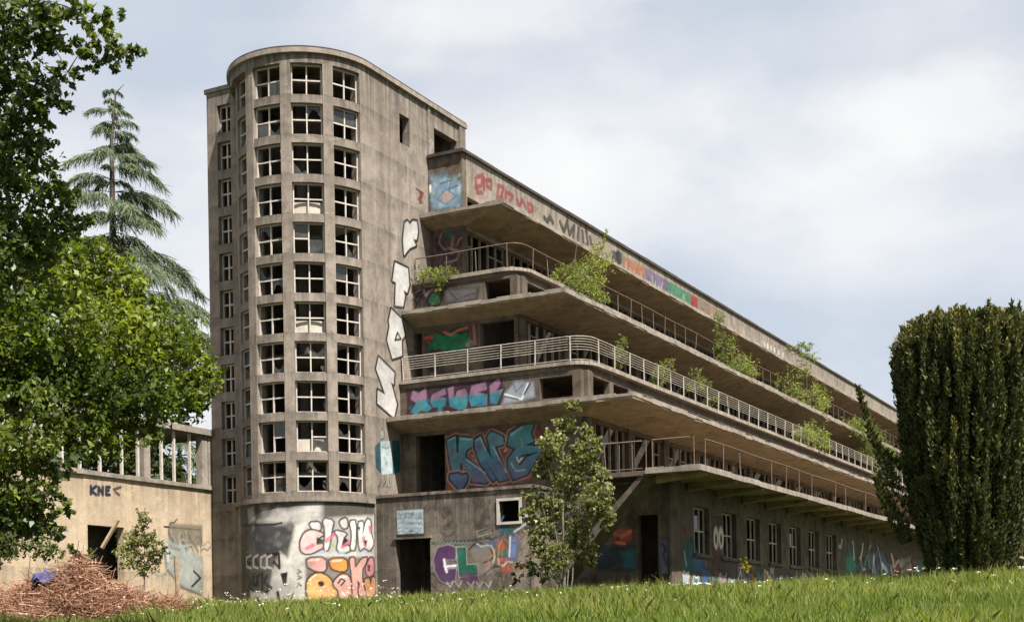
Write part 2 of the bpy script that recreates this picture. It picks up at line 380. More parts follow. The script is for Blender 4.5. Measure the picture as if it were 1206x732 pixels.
# --- tower nose: columns of square windows between piers
WC = [-57.3, -25.9, 5.5, 36.9, 68.3]; WH = 11.8
ROWS = [5.54+1.515*i for i in range(11)]; RH = 1.2
def Pn(s, d, z):
    a = R_(s); r = NR-d; return (-NR+r*math.sin(a), -r*math.cos(a), z)
def nose_depth(s, z):
    if z < 5.16: return 0.03
    if z < 5.36: return -.07
    incol = any(abs(s-c) < WH for c in WC)
    if s < -15.15:
        if incol and any(r < z < r+RH for r in ROWS): return None
        return .2 if z < TOPZ-.65 else 0.0
    if not incol: return 0.0
    for r in ROWS:
        if r < z < r+RH: return None
        if r-.09 < z < r: return .03
    if z < ROWS[0] or z > ROWS[-1]+RH: return 0.0
    return .03
ss = [-100.0]
for c in WC: ss += [c-WH, c-WH/3, c+WH/3, c+WH]
ss += [90.0]
fine = []
for a, b in zip(ss[:-1], ss[1:]):
    fine += steps(a, b, 4)[:-1]
fine.append(90.0)
zs = [0.4, 2, 3.5, 5.16, 5.36]
for r in ROWS: zs += [r-.09, r, r+RH]
zs += [TOPZ-.65, TOPZ-.2]; zs = sorted(set(zs))
tw = MB(); tw.wall(Pn, fine, zs, nose_depth, .5)
# flank
def Pf(s, d, z): return (-d, s, z)
FO = [(2.25, 3.0, 20.05, 21.25), (4.95, 6.9, 20.35, 21.5)]
def flank_depth(s, z):
    for a, b, c, e in FO:
        if a < s < b and c < z < e: return None
    if s > 7.0: return -.10
    if 4.42 < s < 4.62 and z > 19.9: return -.05
    return 0
fs = sorted(set([0, 1.1, 2.25, 3.0, 3.7, 4.42, 4.62, 4.95, 6.9, 7.0, 7.47])); fz = [0.4, 5, 9, 13, 17, 19.9, 20.05, 20.35, 21.25, 21.5, TOPZ-.2]
tw.wall(Pf, fs, fz, flank_depth, .34)
bpart(tw, 'tower_wall', 'tower', smooth=False)
tb = MB(); tb.box(-6.92, -.36, 7.1, 7.45, 0.4, TOPZ-.2); tb.box(-7.28, -6.92, -.6, 7.45, .4, 22.35); bpart(tb, 'tower_back_wall', 'tower')
# left block: a narrow face beside the nose with its own window column
LBU = -1.0
LBW0, LBW1 = -7.3, -5.5
LROWS = [5.48+1.515*i for i in range(11)]
def Pl(s, d, z): return (s, LBU+d, z)
def lb_depth(s, z):
    if -6.77 < s < -6.08:
        for r in LROWS:
            if r < z < r+1.15: return None
    if z < 5.3: return -.03
    return 0
lz = [.4, 5.3]
for r in LROWS: lz += [r, r+1.15]
lz += [22.35]
lb = MB(); lb.wall(Pl, [LBW0, -6.77, -6.08, LBW1], lz, lb_depth, .4)
bpart(lb, 'side_bay_wall', 'tower')
bpart(MB().box(-7.38, -5.9, LBU-.06, 3.0, 22.35, 22.53), 'side_bay_coping', 'coping')
# roof cap and coping
poly = [(-NR+(NR+.13)*math.sin(R_(a)), -(NR+.13)*math.cos(R_(a))) for a in range(90, -101, -4)]
cap = MB().prism([(.13, 7.6)]+poly+[(-6.2, 7.6)], TOPZ-.2, TOPZ-.02); bpart(cap, 'tower_coping', 'edge')
poly2 = [(-NR+(NR+.10)*math.sin(R_(a)), -(NR+.10)*math.cos(R_(a))) for a in range(90, -101, -4)]
bpart(MB().prism([(.10, 7.57)]+poly2+[(-6.2, 7.57)], TOPZ-.02, TOPZ+.05), 'tower_roof_edge', 'coping')
# interior stair: core wall, landings with pale parapets
core = MB().box(-5.6, -.6, 2.6, 2.8, .5, TOPZ-.3)
core.box(-3.3, -2.9, -.3, 2.6, .5, TOPZ-.3)
bpart(core, 'stair_core', 'inner')
for j, r in enumerate(ROWS):
    lm = MB()
    if j in (1, 4, 7):
        lm.wall(lambda s, d, z: Pn(s, d+.36, z), steps(25, 52, 4.5), [r-.22, r+.52], lambda s, z: 0, .12)
        lm.prism([Pn(a, .36, 0)[:2] for a in range(84, 23, -6)]+[(-2.6, .4)], r-.2, r-.05)
        o = bpart(lm, 'stair_landing', 'landing')
    elif j % 3 == 0 or j == 10:
        lm.prism([Pn(a, .5, 0)[:2] for a in range(60, -61, -6)]+[(-3.8, .4)], r+.62, r+.78)
        bpart(lm, 'stair_flight', 'inner')
# windows (shared meshes): frame with a cross bar, panes where glass is left
def win_mesh(w, h, cols=2, rows=2, t=.04, d=.07, name='window', sill=True):
    m = MB()
    m.box(-w/2, -w/2+t, 0, d, 0, h); m.box(w/2-t, w/2, 0, d, 0, h); m.box(-w/2+t, w/2-t, 0, d, 0, t); m.box(-w/2+t, w/2-t, 0, d, h-t, h)
    for i in range(1, cols): x = -w/2+w*i/cols; m.box(x-t*.62, x+t*.62, .004, d-.004, t, h-t)
    for i in range(1, rows):
        z = h*i/rows
        xsb = [-w/2+t]+[-w/2+w*k/cols for k in range(1, cols)]+[w/2-t]
        for a, b in zip(xsb[:-1], xsb[1:]):
            m.box(a+(t*.62 if a != xsb[0] else 0), b-(t*.62 if b != xsb[-1] else 0), .008, d-.008, z-t*.62, z+t*.62)
    me = m.mesh(name); me.materials.append(M['frame']); return me
WD = .2
CH = 2*(NR-WD+.03)*math.sin(R_(WH))*1.0
wm = win_mesh(CH, RH-.01)
def worn(k):
    me = wm.copy(); b_ = bmesh.new(); b_.from_mesh(me); b_.verts.ensure_lookup_table()
    vs_ = list(b_.verts); nb = len(vs_)//8; kill = {1: [4], 2: [5], 3: [6], 4: [5, 6]}[k]
    bmesh.ops.delete(b_, geom=[v for i in kill if i < nb for v in vs_[8*i:8*i+8]], context='VERTS'); b_.to_mesh(me); b_.free(); return me
wms = [wm]*14+[worn(2), worn(3)]
pq = CH/2-.05
pm = MB(); pm.box(-pq/2, pq/2, .03, .036, 0, (RH/2-.06)); pane_me = pm.mesh('pane'); pane_me.materials.append(M['glass'])
def pane_variants():
    out_ = []
    for k in range(3):                      # broken panes: jagged shard left in a corner
        m = MB(); h = RH/2-.06; w = pq
        pts = [(-w/2, 0), (w/2, 0), (w/2, h*(.3+.3*k)), (w*.1, h*(.15+.1*k)), (-w*.15, h*(.5-.1*k)), (-w/2, h*.9)]
        if k == 1: pts = [(-x, z) for x, z in pts][::-1]
        if k == 2: pts = [(x, h-z) for x, z in pts][::-1]
        n = len(m.v); m.v += [(x, .033, z) for x, z in pts]; m.f.append(tuple(range(len(pts))))
        me = m.mesh('pane'); me.materials.append(M['glass']); out_.append(me)
    return out_
shards = pane_variants()
def place_window(mesh, loc, rz, panes=True, pr=.17, cols=2, w=CH, h=RH):
    o = link('window', mesh, B, (loc[0], loc[1], loc[2]-GZ)); o.rotation_euler = (0, 0, rz)
    if panes:
        for ci in range(2):
            for ri in range(2):
                q = random.random()
                if q < pr:
                    p = link('pane', pane_me if q < pr*.45 else random.choice(shards), o, (-w/4+ci*w/2, 0, .03+ri*h/2))
    return o
for c in WC[1:]:
    for r in ROWS:
        x, y, z = Pn(c, .16, r+.004); a = R_(c)
        wd_ = (WD if c > -15 else WD+.13)-.03; pos = (-NR+(NR-wd_)*math.cos(R_(WH))*math.sin(a), -(NR-wd_)*math.cos(R_(WH))*math.cos(a), r+.005)
        w_o = place_window(random.choice(wms), pos, a); w_o.rotation_euler[1] = random.gauss(0, .006)
wl = win_mesh(.68, 1.14, 2, 2, .05)
for r in LROWS:
    o = link('window', wl, B, (-6.425, LBU+.2, r+.005-GZ))

# --- the stepped wing
ST = [  # u, w, z floor, z top
    dict(u=1.94, w=8.4, z0=5.62, z1=10.24, A=(.93, 10.66, 8.63)),
    dict(u=3.05, w=5.07, z0=10.24, z1=14.5, A=(2.18, 7.38, 13.1)),
    dict(u=4.38, w=1.69, z0=14.5, z1=20.0, A=(3.71, 3.94, 17.45))]
BAY = 3.8
def slab_poly(w, u, r=.9, back=-9.0):
    arc = [(w-r+r*math.sin(t), u+r-r*math.cos(t)) for t in [i*math.pi/2/8 for i in range(9)]]
    return [(back, u)]+arc+[(w, LEN), (back, LEN)]
# terrace slabs
for k in (0, 1):
    s = ST[k]; m = MB().prism(slab_poly(s['w']-.18, s['u'], .9, .02), s['z1']-.3, s['z1']-.02)
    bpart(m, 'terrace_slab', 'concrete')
    path = [(.05, s['u'])]+slab_poly(s['w'], s['u'])[1:-2]+[(s['w'], v) for v in steps(s['u']+1.5, LEN, 1.3)]
    # worn kerb along the slab edge
    e = MB()
    for i in range(len(path)-1):
        (x0, y0), (x1, y1) = path[i], path[i+1]
        d = Vector((x1-x0, y1-y0, 0)).normalized(); n = Vector((d.y, -d.x, 0))
        j = random.uniform(-.012, .012); h = random.uniform(-.02, .015)
        p = [Vector((x0, y0, 0)), Vector((x1, y1, 0))]
        q = [p[0]+n*(.07+j), p[1]+n*(.07+j), p[1]-n*.2, p[0]-n*.2]
        e.prism([(v.x, v.y) for v in q], s['z1']-.11, s['z1']+.03+h)
    bpart(e, 'terrace_kerb', 'edge')
# awnings: upper face level, soffit falling towards the wall, mitred at the corner
def awning(s, name='awning'):
    uA, wA, zA = s['A']; m = MB()
    outp = [(.03, uA)]; inp = [(.03, s['u']+.05)]
    for t in steps(0, 1, 1/ max(2, int(wA/.7)))[1:]:
        outp.append((.03+(wA-.03)*t, uA)); inp.append((.03+(s['w']-.03)*t, s['u']+.05))
    for t in steps(uA, LEN, .9)[1:]:
        outp.append((wA, t)); inp.append((s['w']-.05, max(t, s['u']+.05)))
    jit = [(random.gauss(0, .010), random.gauss(0, .012)) for _ in outp]
    for i in range(len(outp)-1):
        a, b, c, d = outp[i], outp[i+1], inp[i+1], inp[i]
        ja, jb = jit[i], jit[i+1]
        A = lambda p, j, z: (p[0]+(j[0] if p[0] >= wA-.01 else 0), p[1]+(j[0] if p[0] < wA-.01 else 0), z+j[1])
        zi = zA-.5
        m.quad(A(a, ja, zA), A(b, jb, zA), (c[0], c[1], zA+.05), (d[0], d[1], zA+.05))
        m.quad(A(a, ja, zA-.17), A(b, jb, zA-.17), (c[0], c[1], zi), (d[0], d[1], zi))
        m.quad(A(a, ja, zA), A(b, jb, zA), A(b, jb, zA-.17), A(a, ja, zA-.17))
        m.quad((d[0], d[1], zA+.05), (c[0], c[1], zA+.05), (c[0], c[1], zi), (d[0], d[1], zi))
    o = bpart(m, name, 'awning')
    lip = MB()
    for i in range(len(outp)-1):
        a, b = outp[i], outp[i+1]; d = Vector((b[0]-a[0], b[1]-a[1], 0)).normalized(); n = Vector((d.y, -d.x, 0))
        ch = random.random()
        h = .09 if ch > .3 else random.uniform(.0, .05)
        pa, pb = Vector((a[0], a[1], 0)), Vector((b[0], b[1], 0)); jj = random.uniform(-.008, .008)
        q = [pa+n*(.035+jj), pb+n*(.035+jj), pb-n*.12, pa-n*.12]
        lip.prism([(v.x, v.y) for v in q], zA-.11+random.uniform(-.035, .025), zA+h*.6)
    lip.build('awning_lip', 'edge', o)
    return o
for s in ST: awning(s)
# end walls of each storey (they face the camera)
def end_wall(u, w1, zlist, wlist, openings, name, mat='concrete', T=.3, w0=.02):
    def P(s, d, z): return (s, u+d, z)
    def dep(s, z):
        for a, b, c, e in openings:
            if a < s < b and c < z < e: return None
        return 0
    zs_ = sorted(set(zlist+[o[2] for o in openings]+[o[3] for o in openings])); ws_ = sorted(set([w0, w1]+wlist+[o[0] for o in openings]+[o[1] for o in openings]))
    m = MB().wall(P, ws_, zs_, dep, T); return bpart(m, name, mat)
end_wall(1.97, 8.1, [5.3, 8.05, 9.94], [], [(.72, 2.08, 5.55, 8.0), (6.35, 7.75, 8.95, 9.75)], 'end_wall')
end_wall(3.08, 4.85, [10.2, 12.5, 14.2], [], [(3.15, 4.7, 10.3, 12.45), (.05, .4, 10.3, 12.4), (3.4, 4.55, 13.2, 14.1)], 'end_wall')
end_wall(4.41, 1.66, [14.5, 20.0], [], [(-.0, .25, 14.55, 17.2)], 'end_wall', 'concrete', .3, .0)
# long facades: columns, glazed gallery frames, clerestory, dark rooms behind
def gal_mesh(v, h):
    m = MB(); n = 5; w = BAY-.32; rnd = random.Random(v)
    m.box(-.04, .04, -w/2, w/2, h-.05, h)
    for i in range(n+1):
        if i not in (0, n) and rnd.random() < .08: continue
        y = -w/2+w*i/n; t = .05 if i in (0, n) else .03
        m.box(-.045, .045, y-t, y+t, 0, h-.05)
        if i < n and rnd.random() < .35: m.box(-.03, .03, y+t, y+w/n-t, h*.74, h*.74+.05)
        if i < n and rnd.random() < .1: m.box(-.02, .02, y+t, y+w/n-t, 0, h*rnd.uniform(.25, .4))
    me = m.mesh('window'); me.materials.append(M['gallery']); return me
gpane = MB().box(.0, .006, -.4, .4, 0, 1.0).mesh('pane'); gpane.materials.append(M['glass'])
for k, s in enumerate(ST):
    top = s['A'][2]-.5; h = top-s['z0']-.02
    gms = [gal_mesh(10*k+v, h) for v in range(4)]
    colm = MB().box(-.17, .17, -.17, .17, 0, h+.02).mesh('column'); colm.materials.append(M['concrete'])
    u = s['u']+.32; nb = int((LEN-2-u)/BAY)
    part = MB(); ztop = s['z1']-.3 if k < 2 else 19.5
    for b in range(nb+1):
        ub = u+b*BAY
        link('column', colm, B, (s['w']-.22, ub, s['z0']-GZ))
        if b < nb:
            o = link('window', random.choice(gms), B, (s['w']-.3, ub+BAY/2, s['z0']-GZ))
            if ub < 60:
                for q in range(2):
                    if random.random() < .12: link('pane', gpane, o, (0, -1.3+.87*random.randrange(4), h*.36+.05))
        if b: part.box(s['w']-3.2, s['w']-.45, ub-.08, ub+.08, s['z0'], ztop)
    part.box(s['w']-3.4, s['w']-3.2, s['u']+.3, LEN-.5, s['z0'], ztop)
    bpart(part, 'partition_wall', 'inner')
    # strip between awning and terrace
    if k < 2:
        zc0, zc1 = s['A'][2]-.62, s['z1']-.3
        def P(v, d, z, W_=s['w']): return (W_-.12-d, v, z)
        us = []; op = []
        v = s['u']+.75
        while v < LEN-2:
            op.append((v, v+BAY/2-.4)); v += BAY/2
        us = sorted(set([s['u']+.3, LEN-1]+[x for o in op for x in o]))
        def dep(v, z):
            if s['A'][2]+.22 < z < zc1-.18:
                for a, b in op:
                    if a < v < b: return None
            return 0
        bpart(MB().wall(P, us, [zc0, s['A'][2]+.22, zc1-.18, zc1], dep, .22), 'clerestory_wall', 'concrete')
# top parapet wall of the long side with a small window by its corner
def Pp(v, d, z): return (1.69-d, v, z)
def pdep(v, z): return None if 4.75 < v < 5.75 and 17.55 < z < 18.25 else 0
bpart(MB().wall(Pp, [4.71, 4.75, 5.75]+steps(8, LEN, 8), [16.83, 17.55, 18.25, 20.0], pdep, .3), 'parapet_wall', 'edge')
cp = MB(); cp.box(.03, 1.80, 4.27, 4.5, 20.0, 20.13)
for a, b in zip(steps(4.5, LEN, 2.4)[:-1], steps(4.5, LEN, 2.4)[1:]): cp.box(1.3, 1.80+random.uniform(-.012, .012), a, b, 20.0, 20.13+random.uniform(-.012, .012))
bpart(cp, 'parapet_coping', 'coping')
rf = MB().box(-9, 1.39, 7.5, LEN, 19.4, 19.7); rf.box(-9, -.4, LEN-.3, LEN, .5, 19.4); rf.box(-9, -8.7, 7.5, LEN-.3, .5, 19.4)
rf.box(.03, 1.39, 4.72, 7.5, 19.4, 19.7)
bpart(rf, 'roof', 'concrete')
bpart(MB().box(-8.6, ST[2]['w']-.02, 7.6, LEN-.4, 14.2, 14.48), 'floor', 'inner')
bpart(MB().box(-8.6, .0, 7.6, LEN-.4, 9.94, 10.2), 'floor', 'inner')
# the ground storey: podium under the tower's flank, recessed end wall, long facade with tall windows
end_wall(.12, 6.95, [.4, 5.38], [], [(.88, 2.46, .45, 3.73), (5.52, 6.37, 4.17, 4.95)], 'podium_wall', 'podium', .3)
pb = MB().prism([(.02, .06), (7.0, .06), (7.0, 1.9), (.02, 1.9)], 5.38, 5.5)
bpart(pb, 'podium_slab', 'podium')
pw = MB().box(6.65, 6.95, .42, 1.6, .4, 5.38); pw.box(.3, 6.6, 3.2, 3.35, .4, 5.3); bpart(pw, 'podium_side_wall', 'podium')
fr = MB(); fr.box(5.42, 5.52, .07, .2, 4.07, 5.05); fr.box(6.37, 6.47, .07, .2, 4.07, 5.05); fr.box(5.52, 6.37, .07, .2, 4.07, 4.17); fr.box(5.52, 6.37, .07, .2, 4.95, 5.05)
bpart(fr, 'window_frame', 'frame')
bpart(MB().box(.8, 2.54, .04, .12, 3.73, 3.8), 'door_lintel', 'podium')
end_wall(1.6, 11.72, [.4, 5.5], [], [(10.5, 11.28, .45, 4.25)], 'ground_end_wall', 'concrete', .3, 6.97)
bpart(MB().box(6.97, 11.4, 3.6, 3.75, .4, 5.5), 'partition_wall', 'inner')
GW = [(4.05, 5.73), (7.2, 8.95), (10.25, 12.0), (13.3, 15.05), (16.35, 18.1), (19.45, 21.2), (22.6, 24.4)]
def Pg(v, d, z): return (11.75-d, v, z)
gop = GW+[(x, x+1.7) for x in (46.2, 49.3, 52.4, 55.5, 58.6, 61.7, 64.8, 67.9, 71, 74.1, 90, 93, 96, 99)]
def gdep(v, z):
    if 2.92 < z < 4.72:
        for a, b in gop:
            if a < v < b: return None
    if 2.78 < z < 2.92:
        for a, b in gop:
            if a-.12 < v < b+.12: return -.09
    if v < 2.65: return -.06
    return 0
gu = sorted(set([1.6, 2.65, LEN]+[x for a, b in gop for x in (a-.12, a, b, b+.12)]+[28, 33, 38, 43, 80, 110, 130, 150]))
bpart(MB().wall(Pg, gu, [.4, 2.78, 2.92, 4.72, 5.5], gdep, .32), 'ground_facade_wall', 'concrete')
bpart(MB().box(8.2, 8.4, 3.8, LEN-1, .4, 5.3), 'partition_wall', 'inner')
gwm = win_mesh(1.66, 1.79, 3, 2, .05, .06)
for a, b in gop:
    o = link('window', gwm, B, (11.55, (a+b)/2, 2.925-GZ)); o.rotation_euler = (0, 0, math.pi/2)
    o.scale = ((b-a)/1.7, 1, 1)
    if a < 30:
        for q in range(3):
            if random.random() < .4: link('pane', pane_me, o, (-.5+.5*q, 0, .1+.85*random.randrange(2)))
# canopy with beams over the ground storey
CW, CU, CZ = 13.7, -.45, 5.66
cn = MB()
cs = steps(CU, LEN, 1.6)
cn.prism([(11.78, CU), (CW, CU), (CW, LEN), (11.78, LEN)], CZ-.14, CZ)
cn.prism([(8.45, 1.65), (11.76, 1.65), (11.76, LEN), (8.45, LEN)], CZ-.16, CZ-.01)
can = bpart(cn, 'canopy', 'awning')
lip = MB()
for a, b in zip(cs[:-1], cs[1:]): lip.box(CW+.003, CW+.045+random.uniform(-.008, .01), a, b, CZ-.16+random.uniform(-.015, .01), CZ+.04+random.uniform(-.02, .015))
for a, b in zip(steps(11.7, CW, .66)[:-1], steps(11.7, CW, .66)[1:]): lip.box(a, b, CU-.045+random.uniform(-.01, .008), CU-.003, CZ-.16+random.uniform(-.015, .01), CZ+.04+random.uniform(-.02, .015))
lip.build('canopy_lip', 'edge', can)
bm_ = MB(); n0 = len(bm_.v)
bm_.v += [(0, -.13, 0), (1.85, -.13, .19), (1.85, .13, .19), (0, .13, 0), (0, -.13, .3), (1.85, -.13, .3), (1.85, .13, .3), (0, .13, .3)]
bm_.f += [(0, 3, 2, 1), (4, 5, 6, 7), (0, 1, 5, 4), (1, 2, 6, 5), (2, 3, 7, 6), (3, 0, 4, 7)]
beam = bm_.mesh('beam'); beam.materials.append(M['awning'])
v = .3
while v < 130: link('beam', beam, B, (11.8, v, CZ-.145-.3-GZ)); v += 3.15
# outside stair under a landing
ld = MB().box(9.0, 11.74, -.4, 1.55, CZ-.2, CZ-.03); land = bpart(ld, 'landing_slab', 'concrete')
sf = MB(); W0, Z0_, W1, Z1_ = 7.3, .9, 11.6, CZ-.22
n = 0
sf.v += [(W0, -.35, Z0_), (W1, -.35, Z1_), (W1, -.35, Z1_+.2), (W0-.2, -.35, Z0_+.45), (W0, .85, Z0_), (W1, .85, Z1_), (W1, .85, Z1_+.2), (W0-.2, .85, Z0_+.45)]
sf.f += [(0, 1, 2, 3), (7, 6, 5, 4), (0, 4, 5, 1), (3, 2, 6, 7), (0, 3, 7, 4), (1, 5, 6, 2)]
for i in range(20):
    a = W0+(W1-W0)*i/20; z = Z0_+.3+(Z1_-Z0_)*i/20; sf.box(a, a+.21, -.1, .6, z-.1, z+.12)
bpart(sf, 'outside_stair', 'concrete')
# thicker concrete posts of the landing gallery at the corner of the first storey
for w_ in (7.0, 7.5, 7.95):
    pass
# railings
def path_pts(w, u, r, end, inset=.12):
    w -= inset; u += inset
    return [(.12, u)]+[(w-r+r*math.sin(t), u+r-r*math.cos(t)) for t in [i*math.pi/2/6 for i in range(7)]]+[(w, end)]
def resample(path, d):
    out_ = []; acc = 0; tgt = 0
    for (x0, y0), (x1, y1) in zip(path[:-1], path[1:]):
        L_ = math.hypot(x1-x0, y1-y0)
        while tgt <= acc+L_ and L_ > 0:
            t = (tgt-acc)/L_; out_.append((x0+(x1-x0)*t, y0+(y1-y0)*t)); tgt += d
        acc += L_
    return out_
def railing(path, z, heights, d, rp, rr, mat, hgt, skip=0., sag=0.):
    root = empty('railing', (0, 0, 0)); root.parent = B; root.location = (0, 0, z-GZ)
    pm_ = MB().tube([(0, 0, -.05), (0, 0, hgt)], rp, 6).mesh('post'); pm_.materials.append(M[mat])
    ps = resample(path, d)
    for (x, y) in ps:
        if random.random() < skip: continue
        o = link('post', pm_, root, (x, y, 0)); o.rotation_euler = (random.gauss(0, .028), random.gauss(0, .028), 0)
    dense = resample(path, .35)
    for i, h in enumerate(heights):
        r = rr*1.5 if h == hgt else rr
        segs = [dense]
        for sg in segs:
            MB().tube([(x, y, h+(sag*math.sin(x*1.3+y*.9+i) if sag else 0)) for x, y in sg], r, 5).build('rail', mat, root)
    return root
s = ST[0]; railing(path_pts(s['w'], s['u'], .8, 130), s['z1'], [1.0, .9, .80, .70, .60, .50, .12], 1.5, .032, .014, 'rail', 1.0, 0, .004)
s = ST[1]; railing([(.12, s['u']+.12)]+path_pts(s['w'], s['u'], .6, 110)[1:], s['z1'], [1.0], 1.42, .022, .018, 'rust', 1.0, .08, .012)
railing([(11.9, CU+.12), (CW-.15, CU+.12)], CZ, [1.02], 1.55, .024, .018, 'rust', 1.02)
railing([(CW-.15, CU+.9), (CW-.15, 120)], CZ, [1.02], 1.9, .022, .016, 'rust', 1.02, .12, .012)
railing([(9.05, -.3), (11.7, -.3)], CZ, [1.02, .06], .52, .020, .02, 'rust', 1.02)

# ------------------------------------------------------------------ spray paint: numpy canvases laid on the walls
def srgb(h):
    h = h.lstrip('#'); c = [int(h[i:i+2], 16)/255 for i in (0, 2, 4)]
    return tuple(x/12.92 if x <= .04045 else ((x+.055)/1.055)**2.4 for x in c)
def chaikin(p, n=2):
    for _ in range(n):
        o_ = []
        for (ax, ay), (bx, by) in zip(p, p[1:]+p[:1]):
            o_ += [(.78*ax+.22*bx, .78*ay+.22*by), (.22*ax+.78*bx, .22*ay+.78*by)]
        p = o_
    return p
def tags(c, u0, u1, z0, z1, seed, cols):
    rd = random.Random(seed); u = u0
    while u < u1:
        wd = rd.uniform(.5, 1.1); h = rd.uniform(.5, 1.0)*(z1-z0); a = z0+rd.uniform(0, .2); fill = rd.choice(cols)
        pts = [(u+rd.uniform(-.1, .1), a), (u+rd.uniform(-.1, .15), a+h), (u+wd*.5, a+h*rd.uniform(.55, .8)), (u+wd*rd.uniform(.8, 1), a+h*rd.uniform(.8, 1.05)), (u+wd*.75, a+h*.45), (u+wd*rd.uniform(.8, 1.05), a+rd.uniform(0, .15)), (u+wd*.5, a+h*rd.uniform(.15, .4))]
        c.poly(chaikin(pts, 2), fill, .9, px=False, edge=rd.choice([BK, BK, '#c9c6bf']), ew=.05)
        if rd.random() < .6: c.line([(u+wd*.2, a+h*.2), (u+wd*.5, a+h*.6), (u+wd*.7, a+h*.3)], .04, rd.choice(['#c9c6bf', BK, '#a34b3c']), .8, False)
        u += wd*rd.uniform(.75, 1.3)
class Canvas:
    def __init__(c, kind, const, s0, s1, z0, z1, res=.035, parent=None):
        c.kind, c.const, c.res = kind, const, res; c.k = 1.0; c.parent = parent or B
        sc = 1.0 if kind != 'n' else math.degrees(1/NR)
        c.sc = sc
        c.s = np.arange(s0, s1+res*sc*.5, res*sc); c.z = np.arange(z0, z1+res*.5, res)
        c.S, c.Z = np.meshgrid(c.s/sc, c.z); c.rgb = np.zeros(c.S.shape+(3,)); c.a = np.zeros(c.S.shape)
    def px(c, pts):
        out_ = []
        for p in pts:
            if c.kind == 'u': q = on_u(p[0], p[1], c.const)
            elif c.kind == 'w': q = on_w(p[0], p[1], c.const)
            else: q = on_nose(*p)
            out_.append((q[0]/c.sc, q[1]))
        return out_
    def _put(c, cov, col, alpha=1):
        cov = cov*alpha; col = np.array(srgb(col) if isinstance(col, str) else col)
        na = cov+c.a*(1-cov)
        w = np.where(na > 1e-6, cov/np.maximum(na, 1e-6), 0)[..., None]
        c.rgb = c.rgb*(1-w)+col*w; c.a = na
    def _dseg(c, a, b):
        ax, ay = a; bx, by = b; dx, dy = bx-ax, by-ay; L2 = dx*dx+dy*dy+1e-12
        t = np.clip(((c.S-ax)*dx+(c.Z-ay)*dy)/L2, 0, 1); return np.hypot(c.S-ax-t*dx, c.Z-ay-t*dy)
    def line(c, pts, r, col, alpha=1, px=True, soft=1.0):
        p = c.px(pts) if px else pts
        d = np.full(c.S.shape, 1e9)
        for a, b in zip(p[:-1], p[1:]): d = np.minimum(d, c._dseg(a, b))
        c._put(np.clip(.5-(d-r)/(c.res*soft), 0, 1), col, alpha); return c
    def poly(c, pts, col, alpha=1, grow=0., px=True, soft=1.0, edge=None, ew=.05):
        p = c.px(pts) if px else pts
        d = np.full(c.S.shape, 1e9); ins = np.zeros(c.S.shape, bool)
        for (ax, ay), (bx, by) in zip(p, p[1:]+p[:1]):
            d = np.minimum(d, c._dseg((ax, ay), (bx, by)))
            cond = ((ay > c.Z) != (by > c.Z)); den = (by-ay) if abs(by-ay) > 1e-9 else 1e-9
            ins ^= cond & (c.S < (bx-ax)*(c.Z-ay)/den+ax)
        sd = np.where(ins, -d, d)
        if edge: c._put(np.clip(.5-(sd-grow-ew)/(c.res*soft), 0, 1), edge, alpha)
        c._put(np.clip(.5-(sd-grow)/(c.res*soft), 0, 1), col, alpha)
        c.sd = sd; return c
    def tone(c, col, zt0, zt1, mask=None, amt=1.0, rnd=.0):
        f = np.clip((c.Z-zt0)/(zt1-zt0), 0, 1)*amt; m = (c.sd < 0) if mask is None else mask
        c._put(f*m, col); return c
    def blob(c, p, r, col, alpha=1, px=True, soft=3, sy=1.0):
        q = c.px([p])[0] if px else p
        d = np.hypot(c.S-q[0], (c.Z-q[1])/sy); c._put(np.clip(.5-(d-r)/(c.res*soft), 0, 1), col, alpha); return c
    def scatter(c, box, n, rr, cols, alpha=.8, seed=1, px=True, squig=False):
        rd = random.Random(seed); q = c.px([(box[0], box[1]), (box[2], box[3])]) if px else [(box[0], box[1]), (box[2], box[3])]
        for i in range(n):
            x = rd.uniform(min(q[0][0], q[1][0]), max(q[0][0], q[1][0])); z = rd.uniform(min(q[0][1], q[1][1]), max(q[0][1], q[1][1]))
            r = rd.uniform(*rr); col = rd.choice(cols)
            if squig:
                pts = [(x, z)]
                a = rd.uniform(0, 6.3)
                for _ in range(rd.randint(3, 6)):
                    a += rd.uniform(-1.2, 1.2); pts.append((pts[-1][0]+math.cos(a)*r*3, pts[-1][1]+math.sin(a)*r*3))
                c.line(pts, r*.45, col, alpha, False)
            else: c.blob((x, z), r, col, alpha, False, 3, rd.uniform(.6, 1.6))
        return c
    def build(c, label):
        ny, nx_ = c.a.shape
        rdd = random.Random(int(c.z[0]*77)); ed = np.argwhere((c.a[1:] > .8) & (c.a[:-1] < .2))
        for _ in range(min(14, len(ed)//12)):          # runs of paint below the lower edges
            j, i = ed[rdd.randrange(len(ed))]; ln = rdd.randint(4, 16); j0 = max(0, j-ln)
            c.rgb[j0:j+1, i] = c.rgb[j+1, i]; c.a[j0:j+1, i] = np.maximum(c.a[j0:j+1, i], np.linspace(.2, .75, j+1-j0))
        used = c.a > .02
        cell = used[:-1, :-1] | used[1:, :-1] | used[:-1, 1:] | used[1:, 1:]
        idx = -np.ones(c.a.shape, int); need = np.zeros(c.a.shape, bool)
        need[:-1, :-1] |= cell; need[1:, :-1] |= cell; need[:-1, 1:] |= cell; need[1:, 1:] |= cell
        if not need.any(): return
        idx[need] = np.arange(need.sum())
        s = (c.S*c.sc)[need]; z = c.Z[need]; e = .008
        if c.kind == 'u': v = np.stack([s, np.full_like(s, c.const-e), z], 1)
        elif c.kind == 'w': v = np.stack([np.full_like(s, c.const+e), s, z], 1)
        else:
            a = np.radians(s); rr = c.const+e; v = np.stack([-NR+rr*np.sin(a), -rr*np.cos(a), z], 1)
        gr = np.random.default_rng(int(c.s[0]*100) % 9999)
